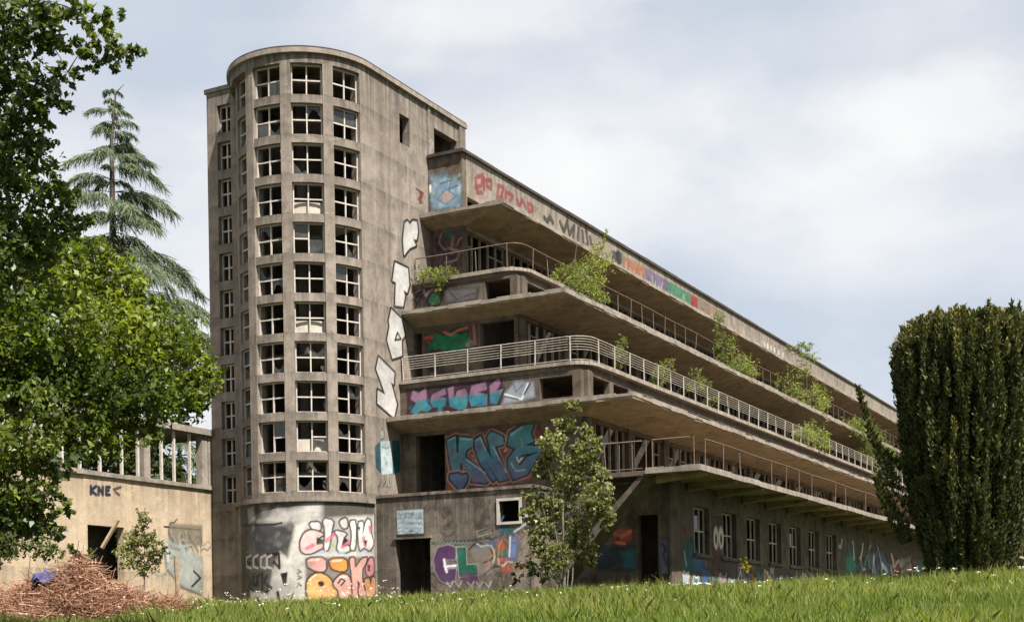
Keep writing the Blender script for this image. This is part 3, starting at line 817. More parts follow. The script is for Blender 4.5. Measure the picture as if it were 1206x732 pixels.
        def sm(step):
            k_ = gr.uniform(0, 1, (ny//step+3, nx_//step+3)); yy, xx = np.mgrid[0:ny, 0:nx_]/step; y_, x_ = yy.astype(int), xx.astype(int); fy, fx = yy-y_, xx-x_
            return (k_[y_, x_]*(1-fx)+k_[y_, x_+1]*fx)*(1-fy)+(k_[y_+1, x_]*(1-fx)+k_[y_+1, x_+1]*fx)*fy
        tex = .70+.42*sm(14)+.16*(sm(5)-.5)+.10*(sm(2)-.5); c.rgb = c.rgb*tex[..., None]
        c.a = c.a*np.clip(1.38-.42*sm(9)-.28*sm(3), .35, 1)
        J, I = np.nonzero(cell)
        f = np.stack([idx[J, I], idx[J, I+1], idx[J+1, I+1], idx[J+1, I]], 1)
        me = bpy.data.meshes.new('graffiti'); me.from_pydata(v.tolist(), [], f.tolist())
        at_ = me.attributes.new('paint', 'FLOAT_COLOR', 'POINT')
        at_.data.foreach_set('color', np.concatenate([c.rgb[need]*c.k, c.a[need][:, None]], 1).astype(np.float32).ravel())
        me.update(); me.materials.append(M['paint'])
        o = link('graffiti', me, c.parent, OFF if c.parent is B else (0, 0, 0)); o['label'] = label; return o
def zz(x0, y0, sx_, sy_):
    return lambda pts: [(x0+x*sx_, y0+y*sy_) for x, y in pts]
BK, WT = '#17161a', '#d2d0ca'
# tall white block letters up the tower flank
q = zz(436, 250, 80/325, 180/732)
c = Canvas('w', 0, .05, 4.35, 8.4, 17.3)
def letter(pts, holes=()):
    c.poly(q(pts), '#c3c2bf', edge=BK, ew=.095)
    for h in holes: c.line(q(h+h[:1]), .045, BK)
letter([(165, 50), (178, 42), (190, 58), (202, 42), (222, 44), (228, 90), (222, 132), (206, 128), (218, 158), (188, 172), (162, 206), (156, 130)])
letter([(118, 240), (180, 270), (186, 350), (176, 385), (158, 372), (166, 400), (157, 450), (118, 446), (122, 335), (106, 328)])
letter([(100, 462), (148, 510), (165, 590), (150, 610), (152, 685), (106, 700), (80, 610), (92, 545), (88, 520)], [[(130, 575), (147, 606), (118, 612)]])
q = zz(430, 410, 70/285, 180/732)
letter([(64, 42), (140, 118), (136, 172), (122, 160), (152, 268), (138, 332), (58, 262), (60, 200), (96, 222), (68, 140), (52, 98)])
c.blob((463, 270), .05, '#8a2f2a', .4)
c.k = 0.74; c.build('column of four white letters outlined in black on the tower side')
# teal figure on the flank
c = Canvas('w', 0, .02, 1.95, 5.6, 8.3)
q = zz(430, 410, 70/285, 180/732)
c.poly(q([(48, 470), (76, 440), (78, 600), (52, 570)]), '#1f4c60'); c.poly(q([(124, 440), (164, 445), (168, 590), (130, 600)]), '#17585f')
c.poly(q([(72, 445), (126, 440), (132, 600), (78, 605)]), '#b9c9cb')
c.line(q([(82, 470), (100, 480), (118, 470)]), .02, '#55808c'); c.line(q([(90, 520), (104, 545), (96, 560)]), .02, '#55808c')
c.poly(q([(62, 610), (130, 605), (125, 660), (70, 665)]), '#9a9588', .8)
for a in (70, 90, 110): c.line(q([(a, 610), (a+8, 640), (a-6, 660)]), .02, BK)
c.poly(q([(70, 400), (90, 385), (96, 430), (74, 440)]), '#a8aaa4', .8); c.line(q([(82, 380), (92, 400), (90, 430), (74, 436)]), .02, '#3a4a50')
c.k = 0.7; c.build('pale and teal painted figure low on the tower side')
c = Canvas('w', 0, 2.4, 4.35, 17.3, 19.4); q = zz(480, 120, 160/781, 150/732)
for k in range(4): c.line(q([(50+k*13, 500+k*8), (85-k*6, 520+k*20), (60+k*8, 560+k*6)]), .045, '#7d3229', .55)
c.k = 0.6; c.build('faded red scribble on the tower side')
# KNE mural
q = zz(520, 490, 140/1025, 100/732)
c = Canvas('u', 1.97, 2.1, 7.2, 5.42, 8.0)
c.poly(q([(38, 200), (140, 130), (300, 165), (360, 115), (440, 95), (550, 150), (570, 100), (830, 40), (880, 190), (900, 300), (860, 470), (850, 545), (560, 560), (420, 590), (260, 600), (160, 660), (50, 640)]), '#7f463c', .8, soft=5)
c.scatter((526, 570, 600, 580), 14, (.06, .12), ['#a86a58', '#7f4237'], .7, 3)
T1, T2, T3 = '#2f8290', '#4d5f80', '#6a5a80'
def kl(pts, z0=6.0, z1=7.6, top='#4d9aa0'):
    c.poly(q(pts), '#b98f84', .85, grow=.125, soft=2); c.poly(q(pts), T2, edge=BK, ew=.08, soft=1.4); c.tone(top, *sorted((z0, z1)), amt=.75)
kl([(45, 205), (125, 165), (128, 300), (150, 330), (150, 175), (275, 185), (270, 260), (215, 290), (205, 350), (400, 500), (415, 545), (385, 575), (255, 560), (250, 500), (160, 400), (165, 470), (90, 480), (70, 370)])
kl([(75, 500), (150, 490), (165, 505), (215, 495), (228, 520), (215, 575), (165, 640), (70, 540)])
kl([(290, 195), (340, 165), (395, 300), (440, 375), (395, 180), (430, 130), (530, 175), (540, 240), (460, 260), (580, 540), (500, 560), (380, 390), (470, 535), (445, 560), (330, 400), (285, 260)])
kl([(590, 140), (700, 75), (800, 60), (770, 150), (800, 215), (720, 250), (870, 255), (860, 300), (700, 330), (660, 360), (640, 400), (680, 420), (740, 350), (860, 300), (800, 400), (740, 500), (620, 545), (575, 440), (575, 360), (640, 280), (570, 250)])
for pts in ([(60, 210), (110, 185)], [(165, 195), (255, 200)], [(215, 370), (380, 490)], [(300, 210), (335, 185), (380, 290)], [(445, 260), (560, 480)], [(600, 160), (700, 95)], [(600, 400), (640, 470), (720, 460)]): c.line(q(pts), .02, '#bfd6d6', .8)
for x, y in ((80, 300), (330, 260), (520, 420), (300, 530), (455, 200)): c.blob(q([(x, y)])[0], .16, T3, .75, soft=6)
for h in ([(235, 290), (265, 350), (300, 350), (240, 320)], [(175, 410), (230, 470), (190, 440)], [(560, 260), (575, 300), (530, 310)]): c.poly(q(h), '#c98f86', edge=BK, ew=.03)
c.line(q([(690, 190), (695, 260)]), .035, '#8f9a3e'); c.line(q([(650, 350), (665, 395), (690, 360)]), .03, '#cfe0e0')
c.k = 1.0; c.build('large teal lettering on a red ground over the podium')
# XEWE strip
c = Canvas('u', 1.97, .12, 6.3, 8.66, 9.93); q = zz(475, 436, 170/1206, 60/426)
c.poly(q([(30, 160), (820, 60), (840, 290), (40, 390)]), '#3a1f2b', .9, soft=4)
def xl(pts):
    c.poly(q(pts), '#85637c', edge='#1d1426', ew=.055, soft=1.5); m = c.sd < 0
    zl = c.px(q([(400, 230)]))[0][1]; f = np.clip((zl+.12-c.Z)/.18, 0, 1); c._put(f*m, '#28707f')
xl([(60, 240), (80, 160), (130, 190), (190, 140), (200, 220), (185, 260), (240, 310), (200, 350), (150, 330), (110, 370), (60, 350), (110, 270)])
xl([(240, 200), (350, 150), (360, 200), (300, 220), (360, 230), (350, 300), (250, 310), (225, 260)])
xl([(370, 150), (420, 130), (425, 250), (450, 170), (520, 150), (540, 200), (530, 310), (470, 330), (390, 300)])
xl([(570, 130), (690, 90), (700, 160), (620, 180), (700, 200), (700, 290), (570, 300), (545, 230)])
xl([(720, 130), (800, 60), (815, 110), (780, 170), (840, 150), (780, 280), (730, 270)])
c.scatter((480, 474, 590, 486), 24, (.05, .12), ['#1b8aa0', '#1c5f86', '#2a7f7c'], .6, 5)
c.poly(q([(860, 180), (930, 90), (1090, 95), (1100, 220), (1000, 250), (820, 290)]), '#8e98a4', .85, soft=4)
c.line(q([(850, 200), (990, 240), (1040, 110)]), .04, '#cfd6dc'); c.line(q([(1060, 110), (1010, 200)]), .035, BK); c.line(q([(850, 215), (960, 240)]), .03, '#333333')
c.line(q([(920, 100), (940, 180), (1000, 120)]), .03, '#5d6878')
c.k = 0.95; c.build('purple and teal lettering on the strip over the lowest awning')
# storey two end wall: green piece with orange
c = Canvas('u', 3.08, .42, 3.1, 10.35, 12.45); q = zz(490, 370, 210/1206, 70/402)
c.poly(q([(50, 60), (420, 50), (420, 260), (60, 280)]), '#5a4636', .7, soft=5)
c.poly(q([(75, 250), (130, 120), (180, 150), (250, 110), (300, 140), (345, 120), (350, 180), (400, 210), (240, 250), (180, 230)]), '#0f6a45', edge='#11251c', ew=.05)
c.line(q([(60, 160), (110, 150), (90, 190)]), .05, '#b5443a'); c.line(q([(190, 120), (240, 140), (280, 110), (345, 90)]), .05, '#b06a54')
c.line(q([(390, 80), (400, 200), (360, 180)]), .06, '#8d5f52'); c.scatter((500, 392, 556, 412), 12, (.04, .1), ['#15805a', '#0b3f2c'], .8, 6)
c.scatter((500, 410, 560, 428), 16, (.06, .14), ['#1b7a4d', '#7d3a30', '#a7a39a', '#2b2620'], .7, 8)
c.k = 1.1; c.build('green spray piece behind the middle balcony rail')
c = Canvas('u', 3.08, .1, 3.35, 13.15, 14.25); q = zz(480, 230, 200/1046, 140/732)
c.poly(q([(25, 560), (440, 570), (430, 650), (30, 690)]), '#2a2423', .75, soft=5)
c.blob(q([(165, 640)])[0], .24, '#0f6b3c', soft=2); c.line(q([(40, 600), (100, 570), (110, 620), (150, 580), (210, 570)]), .045, '#6c5a62'); c.line(q([(240, 590), (420, 600), (290, 660)]), .03, '#2b2f45')
c.poly(q([(230, 590), (430, 560), (420, 640), (240, 660)]), '#5d5b58', .6, soft=5)
c.line(q([(250, 580), (300, 640), (420, 600)]), .025, '#20222e')
c.build('dark scrawl with a green disc between middle awning and terrace')
c = Canvas('u', 4.41, .28, 1.62, 14.6, 16.8); q = zz(480, 230, 200/1046, 140/732)
c.poly(q([(130, 190), (360, 200), (365, 450), (110, 430)]), '#57443f', .55, soft=5)
c.poly(q([(225, 260), (245, 205), (285, 255)]), '#0f6450'); c.line(q([(300, 260), (320, 250), (330, 300), (300, 340), (280, 400)]), .06, '#2c2028'); c.line(q([(280, 260), (270, 330), (350, 350)]), .05, '#94636a')
c.line(q([(210, 280), (260, 350), (240, 400), (350, 360)]), .045, '#3a2a3c'); c.line(q([(150, 220), (200, 320), (140, 400)]), .05, '#1f1b1e')
c.scatter((505, 270, 545, 310), 16, (.04, .1), ['#7a4f68', '#2a2230', '#9b8a84'], .6, 4, squig=True)
c.build('purple and black tags under the top awning')
c = Canvas('u', 4.41, .06, 1.66, 17.5, 19.5); q = zz(480, 120, 160/781, 150/732)
c.poly(q([(130, 420), (230, 430), (310, 460), (315, 600), (140, 620)]), '#7893a8', .85, soft=6)
c.scatter((507, 210, 544, 246), 46, (.05, .12), ['#86a7bc', '#5f7f98', '#a3b4bb', '#718a86', '#9db7c4'], .6, 2)
c.poly(q([(180, 540), (230, 510), (270, 545), (230, 580)]), '#a88a7c', .8, soft=4); c.line(q([(170, 560), (220, 500), (280, 540), (220, 590), (170, 560)]), .03, '#54708a')
c.line(q([(190, 470), (250, 450), (240, 500), (290, 480)]), .03, '#41586e')
c.poly(q([(122, 480), (136, 475), (138, 520), (124, 525)]), '#e4e2dc')
c.k = 1.0; c.build('light blue spray piece on the top storey end wall')
# parapet
c = Canvas('w', 1.69, 5.0, 50, 17.6, 19.95, .045); q = zz(480, 120, 160/781, 150/732)
RD = '#a8404a'
for pts in ([(390, 440), (400, 520), (430, 520)], [(400, 430), (430, 420), (425, 480), (390, 490)], [(440, 440), (440, 500)], [(450, 450), (480, 450), (480, 500), (455, 480)], [(520, 490), (515, 550), (545, 545)], [(520, 480), (550, 490), (540, 540)], [(565, 520), (560, 570)], [(575, 520), (605, 540), (585, 575)], [(630, 560), (640, 600), (660, 560), (680, 610)], [(690, 580), (695, 630), (720, 620)], [(700, 585), (720, 600)]):
    c.line(q(pts), .09, RD, .6)
c.k = .62; c.build('faded red tag near the parapet corner')
c = Canvas('w', 1.69, 10.9, 21, 17.6, 19.95, .045); q = zz(640, 240, 220/1006, 160/732)
for pts in ([(5, 75), (20, 95), (35, 70), (50, 100)], [(90, 100), (110, 150), (130, 90)], [(130, 110), (140, 165), (165, 120), (160, 180)], [(190, 130), (185, 190)], [(210, 150), (215, 210)], [(230, 150), (240, 210)], [(250, 180), (260, 225)]): c.line(q(pts), .12, '#4e4a46', .75)
tags(c, 14.6, 18.5, 17.75, 19.3, 3, ['#8d8074', '#6d655e', '#9a8a80'])
c.k = .62; c.build('grey tag on the parapet above the big terrace bush')
c = Canvas('w', 1.69, 17, 42, 17.6, 19.95, .05)
c.poly(q([(365, 250), (420, 265), (420, 320), (370, 305)]), '#3f474a', .8); c.blob(q([(405, 290)])[0], .35, '#23282c')
for a, b, col in ((428, 548, '#a9785a'), (550, 672, '#7c7390'), (672, 792, '#4e9272'), (792, 830, '#a83a3c'), (832, 975, '#94806f')):
    ya = lambda x: 280+(x-428)*.567
    c.poly(q([(a, ya(a)), (b, ya(b)), (b, ya(b)+62), (a, ya(a)+62)]), col, .9)
    uu = c.px(q([(a, ya(a)+30), (b, ya(b)+30)]))
    n = int((uu[1][0]-uu[0][0])/.5); rd = random.Random(a)
    for i in range(n):
        x = uu[0][0]+.4+i*.5; z = 18.9
        cc_ = rd.choice(['#d9c3b0', '#5c4a3c', '#cfd8d2', '#35323c'])
        c.line([(x, z+rd.uniform(.1, .5)), (x+rd.uniform(-.25, .25), z+rd.uniform(-.2, .2)), (x+rd.uniform(-.1, .3), z-rd.uniform(.1, .5))], .06, cc_, .6, False)
tags(c, 32.5, 41, 17.75, 19.4, 8, ['#8d7c70', '#7b8a80', '#96707a', '#a09488'])
c.k = .62; c.build('band of orange, violet, green and red tags along the roof parapet')
c = Canvas('w', 1.69, 43, 52, 17.6, 19.95, .05)
for i, px in enumerate((900, 904, 908, 912, 917, 922)):
    c.line([(px, 405+(px-900)*.58), (px, 415+(px-900)*.58)], .22, '#d8d5cd', .9)
c.k = .62; c.build('white letters far along the roof parapet')
# podium
q = zz(430, 560, 220/1074, 150/732)
c = Canvas('u', .12, .1, 6.9, 1.5, 5.3)
c.poly(q([(182, 200), (335, 190), (338, 330), (186, 335)]), '#aebcc4')
for k, col in enumerate(['#2d3a44', '#3c6a86', '#2d3a44', '#49788e', '#2d3a44']):
    y = 215+k*26
    for m in range(7):
        x = 190+m*20+random.uniform(-4, 4); y_ = y+random.uniform(-5, 5); c.line(q([(x, y_), (x+random.uniform(0, 9), y_+random.uniform(5, 15)), (x+random.uniform(6, 14), y_-random.uniform(0, 9)), (x+17, y_+random.uniform(0, 12))]), random.uniform(.014, .028), col, random.uniform(.4, .9))
c.poly(q([(182, 335), (338, 330), (340, 350), (184, 352)]), '#1d2226', .9)
c.k = 0.9; c.build('white notice panel with dark lines over the podium door')
c = Canvas('u', .12, 2.5, 6.9, 1.5, 5.3)
c.poly(q([(395, 470), (420, 410), (480, 395), (525, 410), (520, 480), (470, 480), (455, 540), (525, 530), (520, 600), (470, 620), (430, 600), (400, 540)]), '#4b2f52', edge='#9a93a0', ew=.03)
c.line(q([(455, 480), (460, 520), (520, 515)]), .05, '#d9d6dc'); c.line(q([(460, 520), (470, 550)]), .05, '#d9d6dc')
c.poly(q([(525, 410), (580, 405), (585, 510), (650, 505), (650, 570), (540, 580)]), '#1c5a4b', edge='#a9a8a0', ew=.03)
c.poly(q([(545, 560), (650, 555), (640, 610), (560, 610)]), '#56305a', .8, soft=4)
c.poly(q([(600, 420), (700, 390), (740, 450), (730, 560), (660, 570)]), '#8d837c', .7, soft=5)
c.line(q([(600, 420), (640, 380), (720, 400), (740, 470), (680, 500)]), .03, '#2c2a2a'); c.line(q([(640, 320), (720, 290), (725, 330), (650, 350), (640, 320)]), .022, '#8e8a84')
c.poly(q([(750, 360), (810, 370), (815, 430), (760, 430)]), '#96593f', .8, soft=4); c.poly(q([(750, 430), (820, 425), (820, 455), (760, 460)]), '#2c6b4c', .9)
c.poly(q([(760, 465), (830, 470), (840, 540), (790, 570)]), '#a05b4c', .8, soft=4); c.poly(q([(770, 280), (860, 300), (850, 350), (790, 340)]), '#2c5a63', .7, soft=4)
c.poly(q([(830, 340), (880, 340), (870, 480), (820, 470)]), '#6679a0', .8, soft=5); c.line(q([(835, 350), (830, 460)]), .03, '#cfd2d8'); c.line(q([(860, 320), (960, 250)]), .05, '#b9bdc4', .8)
c.line(q([(910, 190), (940, 230), (915, 240), (950, 180)]), .035, '#c9c6d2'); c.line(q([(390, 385), (600, 370), (720, 350)]), .03, '#2f4a48', .8)
for x in range(400, 600, 22): c.line(q([(x, 390), (x+8, 378), (x+16, 390)]), .018, '#8f9a92', .7)
for x in (470, 520, 590, 640, 690): c.line(q([(x, 610), (x+20, 640), (x+36, 605)]), .03, '#b5b2ac', .7)
c.scatter((560, 622, 640, 680), 26, (.03, .08), ['#c3bdb4', '#3a2a48', '#4c6a9c', '#b3714f', '#25402f'], .7, 12, squig=True)
c.k = 1.05; c.build('purple and green letters beside the podium door')
# ground end wall + ground facade
q = zz(690, 580, 190/1206, 110/698)
c = Canvas('u', 1.6, 7.2, 11.7, 1.6, 4.9)
c.poly(q([(100, 390), (370, 400), (370, 580), (90, 570)]), '#26303e', .85, soft=5); c.poly(q([(270, 440), (380, 430), (370, 570), (290, 560)]), '#1f5560', .7, soft=5)
c.poly(q([(190, 280), (260, 255), (350, 270), (350, 340), (280, 395), (205, 370)]), '#7c3a2a', .9, soft=4)
c.line(q([(210, 300), (260, 330), (330, 290)]), .07, '#a3512f'); c.blob(q([(240, 340)])[0], .08, '#2a1614'); c.line(q([(230, 370), (290, 380)]), .05, '#c06a3c')
c.poly(q([(555, 370), (610, 350), (610, 600), (570, 600)]), '#5a5c78', .7, soft=4); c.line(q([(575, 380), (600, 420), (580, 460), (605, 540)]), .05, '#26243a')
c.k = 1.5; c.build('red painted face and dark blue band left of the ground doorway')
c = Canvas('w', 11.75, 2.7, 24.6, 1.55, 4.7, .045)
c.poly(q([(640, 420), (700, 330), (800, 360), (830, 440), (900, 590), (660, 590)]), '#1c4f52', .75, soft=6)
c.line(q([(680, 430), (715, 560)]), .07, '#8fb0b4', .8); c.line(q([(735, 440), (750, 540)]), .05, '#9ab3b6', .7); c.blob(q([(730, 310)])[0], .2, '#6b2f26', .8); c.blob(q([(670, 290)])[0], .22, '#6d4436', .6)
c.poly(q([(800, 450), (880, 480), (880, 600), (800, 590)]), '#2b4a74', .7, soft=5)
c.poly(q([(945, 180), (1025, 180), (1035, 580), (950, 570)]), '#3f2224', .9)
for x in (972, 1010): c.blob(q([(x, 335)])[0], .28, '#b9b4a8', soft=2, sy=1.6); c.blob(q([(x, 345)])[0], .13, '#231a1a', soft=2, sy=1.7)
tags(c, 8.9, 24.4, 1.75, 2.75, 5, ['#3d5a78', '#6b6460', '#7b3f36', '#2f6a5a', '#8a8478', '#55406a'])
tags(c, 2.8, 8.5, 1.55, 2.5, 9, ['#1f6468', '#2b4a74', '#7a7f86'])
c.k = 1.35; c.build('dark red panel with two white eyes between the tall ground windows')
c = Canvas('w', 11.75, 24.8, 45.5, 1.5, 4.6, .06); q = zz(970, 600, 130/1057, 90/732)
c.poly(q([(205, 430), (300, 430), (305, 600), (215, 600)]), '#1c6b55', .9, soft=5)
c.poly(q([(430, 400), (560, 380), (640, 580), (440, 600)]), '#565070', .8, soft=5)
for pts in ([(460, 440), (445, 580)], [(540, 430), (480, 560)], [(540, 520), (570, 590)], [(600, 460), (620, 590)]): c.line(q(pts), .22, '#221f33')
c.line(q([(480, 450), (470, 580)]), .15, '#b9b8c4'); c.line(q([(560, 520), (610, 590)]), .15, '#b9b8c4')
c.poly(q([(640, 440), (720, 480), (720, 600), (650, 620)]), '#7d3028', .9, soft=4); c.poly(q([(730, 470), (830, 450), (850, 600), (740, 600)]), '#8b877c', .85, soft=4)
c.line(q([(650, 430), (670, 500)]), .18, '#a8a49c'); c.poly(q([(860, 480), (940, 470), (950, 600), (880, 610)]), '#4a4e54', .85, soft=4)
tags(c, 25, 45, 1.5, 2.9, 31, ['#8a8478', '#2f2d40', '#7d3a30', '#476a70', '#1c6b55'])
c.scatter((1000, 655, 1080, 678), 26, (.15, .3), ['#b9b5ac', '#2a2733', '#7d3a30', '#476a70'], .7, 9, squig=True)
c.k = 1.3; c.build('row of tags on the far ground wall near the yew')
# the tower's painted base
c = Canvas('n', NR-.03, -34, 89.5, 1.0, 5.14, .032)
q = zz(280, 585, 80/450, 130/732)
c.poly(q([(-60, 40), (20, 40), (400, 30), (450, 30), (1000, 20), (1000, 760), (-60, 760)]), '#4f4d4a', .55, soft=6)
c.poly(q([(60, 200), (380, 180), (385, 390), (60, 400)]), '#45454a', .8, soft=6)
c.poly(q([(130, 160), (200, 120), (260, 70), (330, 90), (450, 50), (560, 40), (560, 130), (420, 170), (260, 180)]), '#c9c6c0', .9, soft=8)
c.poly(q([(60, 80), (100, 60), (110, 150), (70, 170)]), '#b4b2ac', .7, soft=6); c.poly(q([(150, 60), (200, 60), (190, 130), (160, 140)]), '#a9a7a2', .7, soft=6)
c.poly(q([(380, 180), (450, 150), (920, 120), (920, 760), (330, 760), (280, 700), (230, 480), (280, 360), (330, 400)]), '#cfccc6', .95, soft=5)
c.poly(q([(230, 480), (270, 470), (330, 500), (360, 720), (80, 720), (80, 620), (200, 640)]), '#c2bfba', .95, soft=4)
c.line(q([(15, 190), (240, 180), (290, 170)]), .04, BK); c.line(q([(195, 378), (270, 374), (275, 470), (240, 430)]), .05, BK); c.poly(q([(280, 505), (330, 495), (318, 590), (300, 580)]), BK); c.line(q([(262, 630), (272, 680)]), .06, BK)
for x0_ in (55, 100, 150, 190): c.line(q([(x0_+30, 385), (x0_, 400), (x0_, 460), (x0_+30, 470)]), .05, '#b9b6b0', .9)
for pts in ([(60, 520), (80, 580), (100, 510)], [(110, 510), (100, 580), (130, 580), (125, 530), (140, 510)], [(160, 500), (160, 610)], [(190, 520), (170, 560), (220, 600), (185, 625)], [(70, 590), (100, 620)], [(60, 430), (80, 440)], [(120, 420), (130, 450)]): c.line(q(pts), .06, '#1b1a1c', .9)
c.scatter((290, 620, 345, 650), 40, (.05, .12), ['#6c6a66', '#3a393c', '#8c8984'], .45, 31)
for y in (480, 520, 570): c.line(q([(400, y), (420, y+14), (395, y+24)]), .03, '#44424a', .8)
q = zz(340, 590, 120/676, 130/732)
def sl(pts, fill, ew=.05): c.poly(chaikin(q(pts), 1), fill, edge=BK, ew=ew*1.3, soft=1.4)
# upper word: pale letters with pink
c.poly(q([(72, 250), (130, 130), (560, 105), (575, 340), (80, 350)]), '#8d8580', .5, soft=5)
sl([(135, 140), (205, 135), (215, 175), (190, 205), (160, 185)], '#d6d0cc')
sl([(75, 270), (100, 210), (150, 185), (240, 215), (205, 235), (185, 255), (185, 285), (235, 280), (235, 300), (150, 345), (100, 345), (78, 320)], '#d9b9b6')
sl([(225, 110), (300, 125), (285, 190), (265, 320), (235, 325), (245, 200)], '#dcdad6')
sl([(300, 190), (390, 210), (365, 240), (350, 300), (405, 290), (405, 335), (320, 335), (335, 240)], '#d8d2ce')
sl([(335, 130), (385, 105), (395, 170), (360, 180)], '#c9c6c2'); sl([(405, 130), (450, 125), (445, 320), (410, 320), (425, 220)], '#dddad6')
sl([(460, 140), (500, 130), (490, 240), (520, 110), (550, 130), (545, 200), (570, 280), (540, 330), (505, 300), (470, 330)], '#d6d2ce')
for pts in ([(120, 310), (160, 290)], [(250, 260), (300, 220)], [(360, 300), (400, 270)], [(500, 240), (510, 290)], [(540, 170), (545, 200)]): c.line(q(pts), .075, '#c65a78', .75)
c.poly(q([(185, 235), (240, 260), (185, 290)]), BK); c.poly(q([(365, 235), (400, 255), (365, 285)]), BK); c.poly(q([(460, 170), (478, 165), (470, 200)]), BK); c.poly(q([(500, 260), (525, 255), (515, 300)]), '#5a1f30')
c.blob(q([(290, 290)])[0], .07, '#6fae6a', .7); c.blob(q([(440, 260)])[0], .06, '#8fb56a', .6)
for x in (200, 330, 480): c.line(q([(x, 345), (x+40, 335)]), .06, '#a9b6d8', .7)
# lower word: orange and pink bubble letters
c.poly(q([(112, 372), (590, 368), (600, 660), (110, 662)]), '#4a3026', .75, soft=4)
sl([(120, 375), (245, 370), (250, 460), (190, 465), (140, 440), (125, 430)], '#cf9a94')
sl([(115, 560), (135, 500), (200, 470), (270, 500), (300, 560), (330, 600), (300, 660), (130, 660)], '#cda063'); sl([(195, 535), (225, 530), (235, 550), (210, 562)], '#2a1a16', .02)
sl([(270, 380), (385, 375), (390, 460), (330, 460), (280, 440)], '#d58a3c')
sl([(300, 530), (350, 480), (400, 490), (425, 560), (420, 640), (340, 650), (335, 590), (300, 560)], '#cf9f94'); c.line(q([(330, 540), (350, 510), (375, 525), (350, 555)]), .035, '#3a1f2a')
sl([(405, 375), (440, 370), (440, 450), (490, 375), (530, 372), (480, 470), (520, 650), (480, 655), (455, 540), (460, 650), (430, 650), (420, 480)], '#cf9a8e')
sl([(540, 375), (565, 372), (570, 480), (530, 500), (510, 450)], '#cb8a8c'); sl([(500, 520), (540, 505), (545, 560), (560, 490), (590, 540), (580, 640), (530, 650)], '#cf8f63')
c.poly(q([(525, 420), (545, 420), (540, 465), (525, 460)]), '#5a2030'); c.poly(q([(455, 520), (475, 540), (468, 590)]), BK); c.poly(q([(535, 500), (552, 505), (545, 550)]), BK)
c.scatter((362, 690, 440, 704), 14, (.06, .14), ['#d5943f', '#cf9a8e', '#d8b070'], .6, 14)
for pts in ([(140, 520), (180, 485)], [(290, 395), (350, 390)], [(140, 390), (200, 385)], [(345, 500), (380, 500)]): c.line(q(pts), .03, '#e8dccd', .8)
c.k = 0.8; c.build('white painted drum with pink and orange outlined letters at the tower foot')

# ------------------------------------------------------------------ annex on the left
A = empty('annex_building', tuple(fromB(-7.36, -10, GZ)), -TH)
tag(A, 'low ochre side building with empty window band left of the tower', 'building')
def apart(mb, name, mat): return mb.build(name, mat, A, (7.36, 10.0, -GZ))
AW = -7.36
def Pa(v, d, z): return (AW-d, v, z)
aop = [(-7.9, -6.04, 2.2, 4.25)]
def adep(v, z):
    for a, b, c_, e in aop:
        if a < v < b and c_ < z < e: return None
    if -3.87 < v < -1.7 and z < 4.45: return .04
    return 0
apart(MB().wall(Pa, [-26, -20, -14, -7.9, -6.04, -3.87, -1.7, -.2], [.3, 2.2, 4.25, 4.45, 6.08], adep, .35), 'annex_wall', 'annex')
m = MB()
for a, b in zip(steps(-26, -.3, 1.1)[:-1], steps(-26, -.3, 1.1)[1:]): m.box(AW-.4, AW+.10+random.uniform(-.012, .012), a, b, 6.08, 6.25+random.uniform(-.015, .015))
apart(m, 'window_sill', 'edge')
apart(MB().box(AW-8, AW+.14, -26, -.3, 8.3, 8.55), 'roof_slab', 'edge')
apart(MB().box(AW-8, AW-7.7, -26, -18, .5, 8.25), 'annex_back_wall', 'inner')
apart(MB().box(AW-7.7, AW-.4, -26, -1.5, 5.6, 5.8), 'floor', 'inner')
post = MB().box(-.05, .05, -.045, .045, 0, 2.08).mesh('mullion'); post.materials.append(M['frame'])
pier = MB().box(-.16, .16, -.17, .17, 0, 2.08).mesh('pier'); pier.materials.append(M['edge'])
for v in [-25, -24, -23, -22, -21, -20, -19, -18, -17, -16, -15, -14, -13, -12, -11.2, -10.3, -9.35, -8.49, -7.49, -6.36, -5.5, -4.19, -3.47, -2.55]: link('mullion', post, A, (7.36+AW-.1, 10+v+.35, 6.25-GZ))
for v in (-15.5, -10.8, -5.09, -1.75, -1.35): link('pier', pier, A, (7.36+AW-.15, 10+v+.35, 6.25-GZ))
apart(MB().box(AW-7.7, AW-7.5, -18, -1.5, .5, 6.3), 'annex_back_wall', 'inner')
apart(MB().box(AW-1.6, AW-1.45, -10, -5, .5, 5.6), 'partition_wall', 'inner')
# the annex paint
class ACanvas(Canvas): pass
c = Canvas('w', AW, -9.5, -1.2, 1.3, 5.95, .03, A)
for pts in ([(107, 572), (107, 581)], [(113, 572), (107, 577), (113, 582)], [(116, 582), (116, 573), (121, 582), (121, 573)], [(129, 573), (125, 573), (125, 582), (129, 582)], [(125, 577), (128, 577)]): c.line(pts, .055, '#232a45')
for pts in ([(134, 576), (142, 573)], [(136, 579), (140, 582)]): c.line(pts, .05, '#4c4238', .7)
c.k = 0.6; o = c.build('small dark blue letters KNE on the ochre wall'); o.location = (7.36, 10.0, -GZ)
c = Canvas('w', AW, -4.6, -1.1, 1.3, 5.0, .03, A)
c.poly([(199, 616), (238, 618), (238, 640), (199, 640)], '#9b9481', .6, soft=4)
c.poly([(192, 640), (198, 635), (238, 655), (239, 700), (214, 690), (196, 668)], '#b7bdb6', .9, soft=4)
c.scatter((200, 636, 238, 660), 20, (.05, .1), ['#8fa8a8', '#c2c8c0', '#4f5c66'], .6, 17, squig=True)
c.line([(228, 672), (236, 680), (226, 690)], .05, '#2b3133'); c.line([(196, 640), (198, 660)], .07, '#d3d2cc')
c.k = 0.6; o = c.build('pale painted patch on the ochre wall beside the tower')
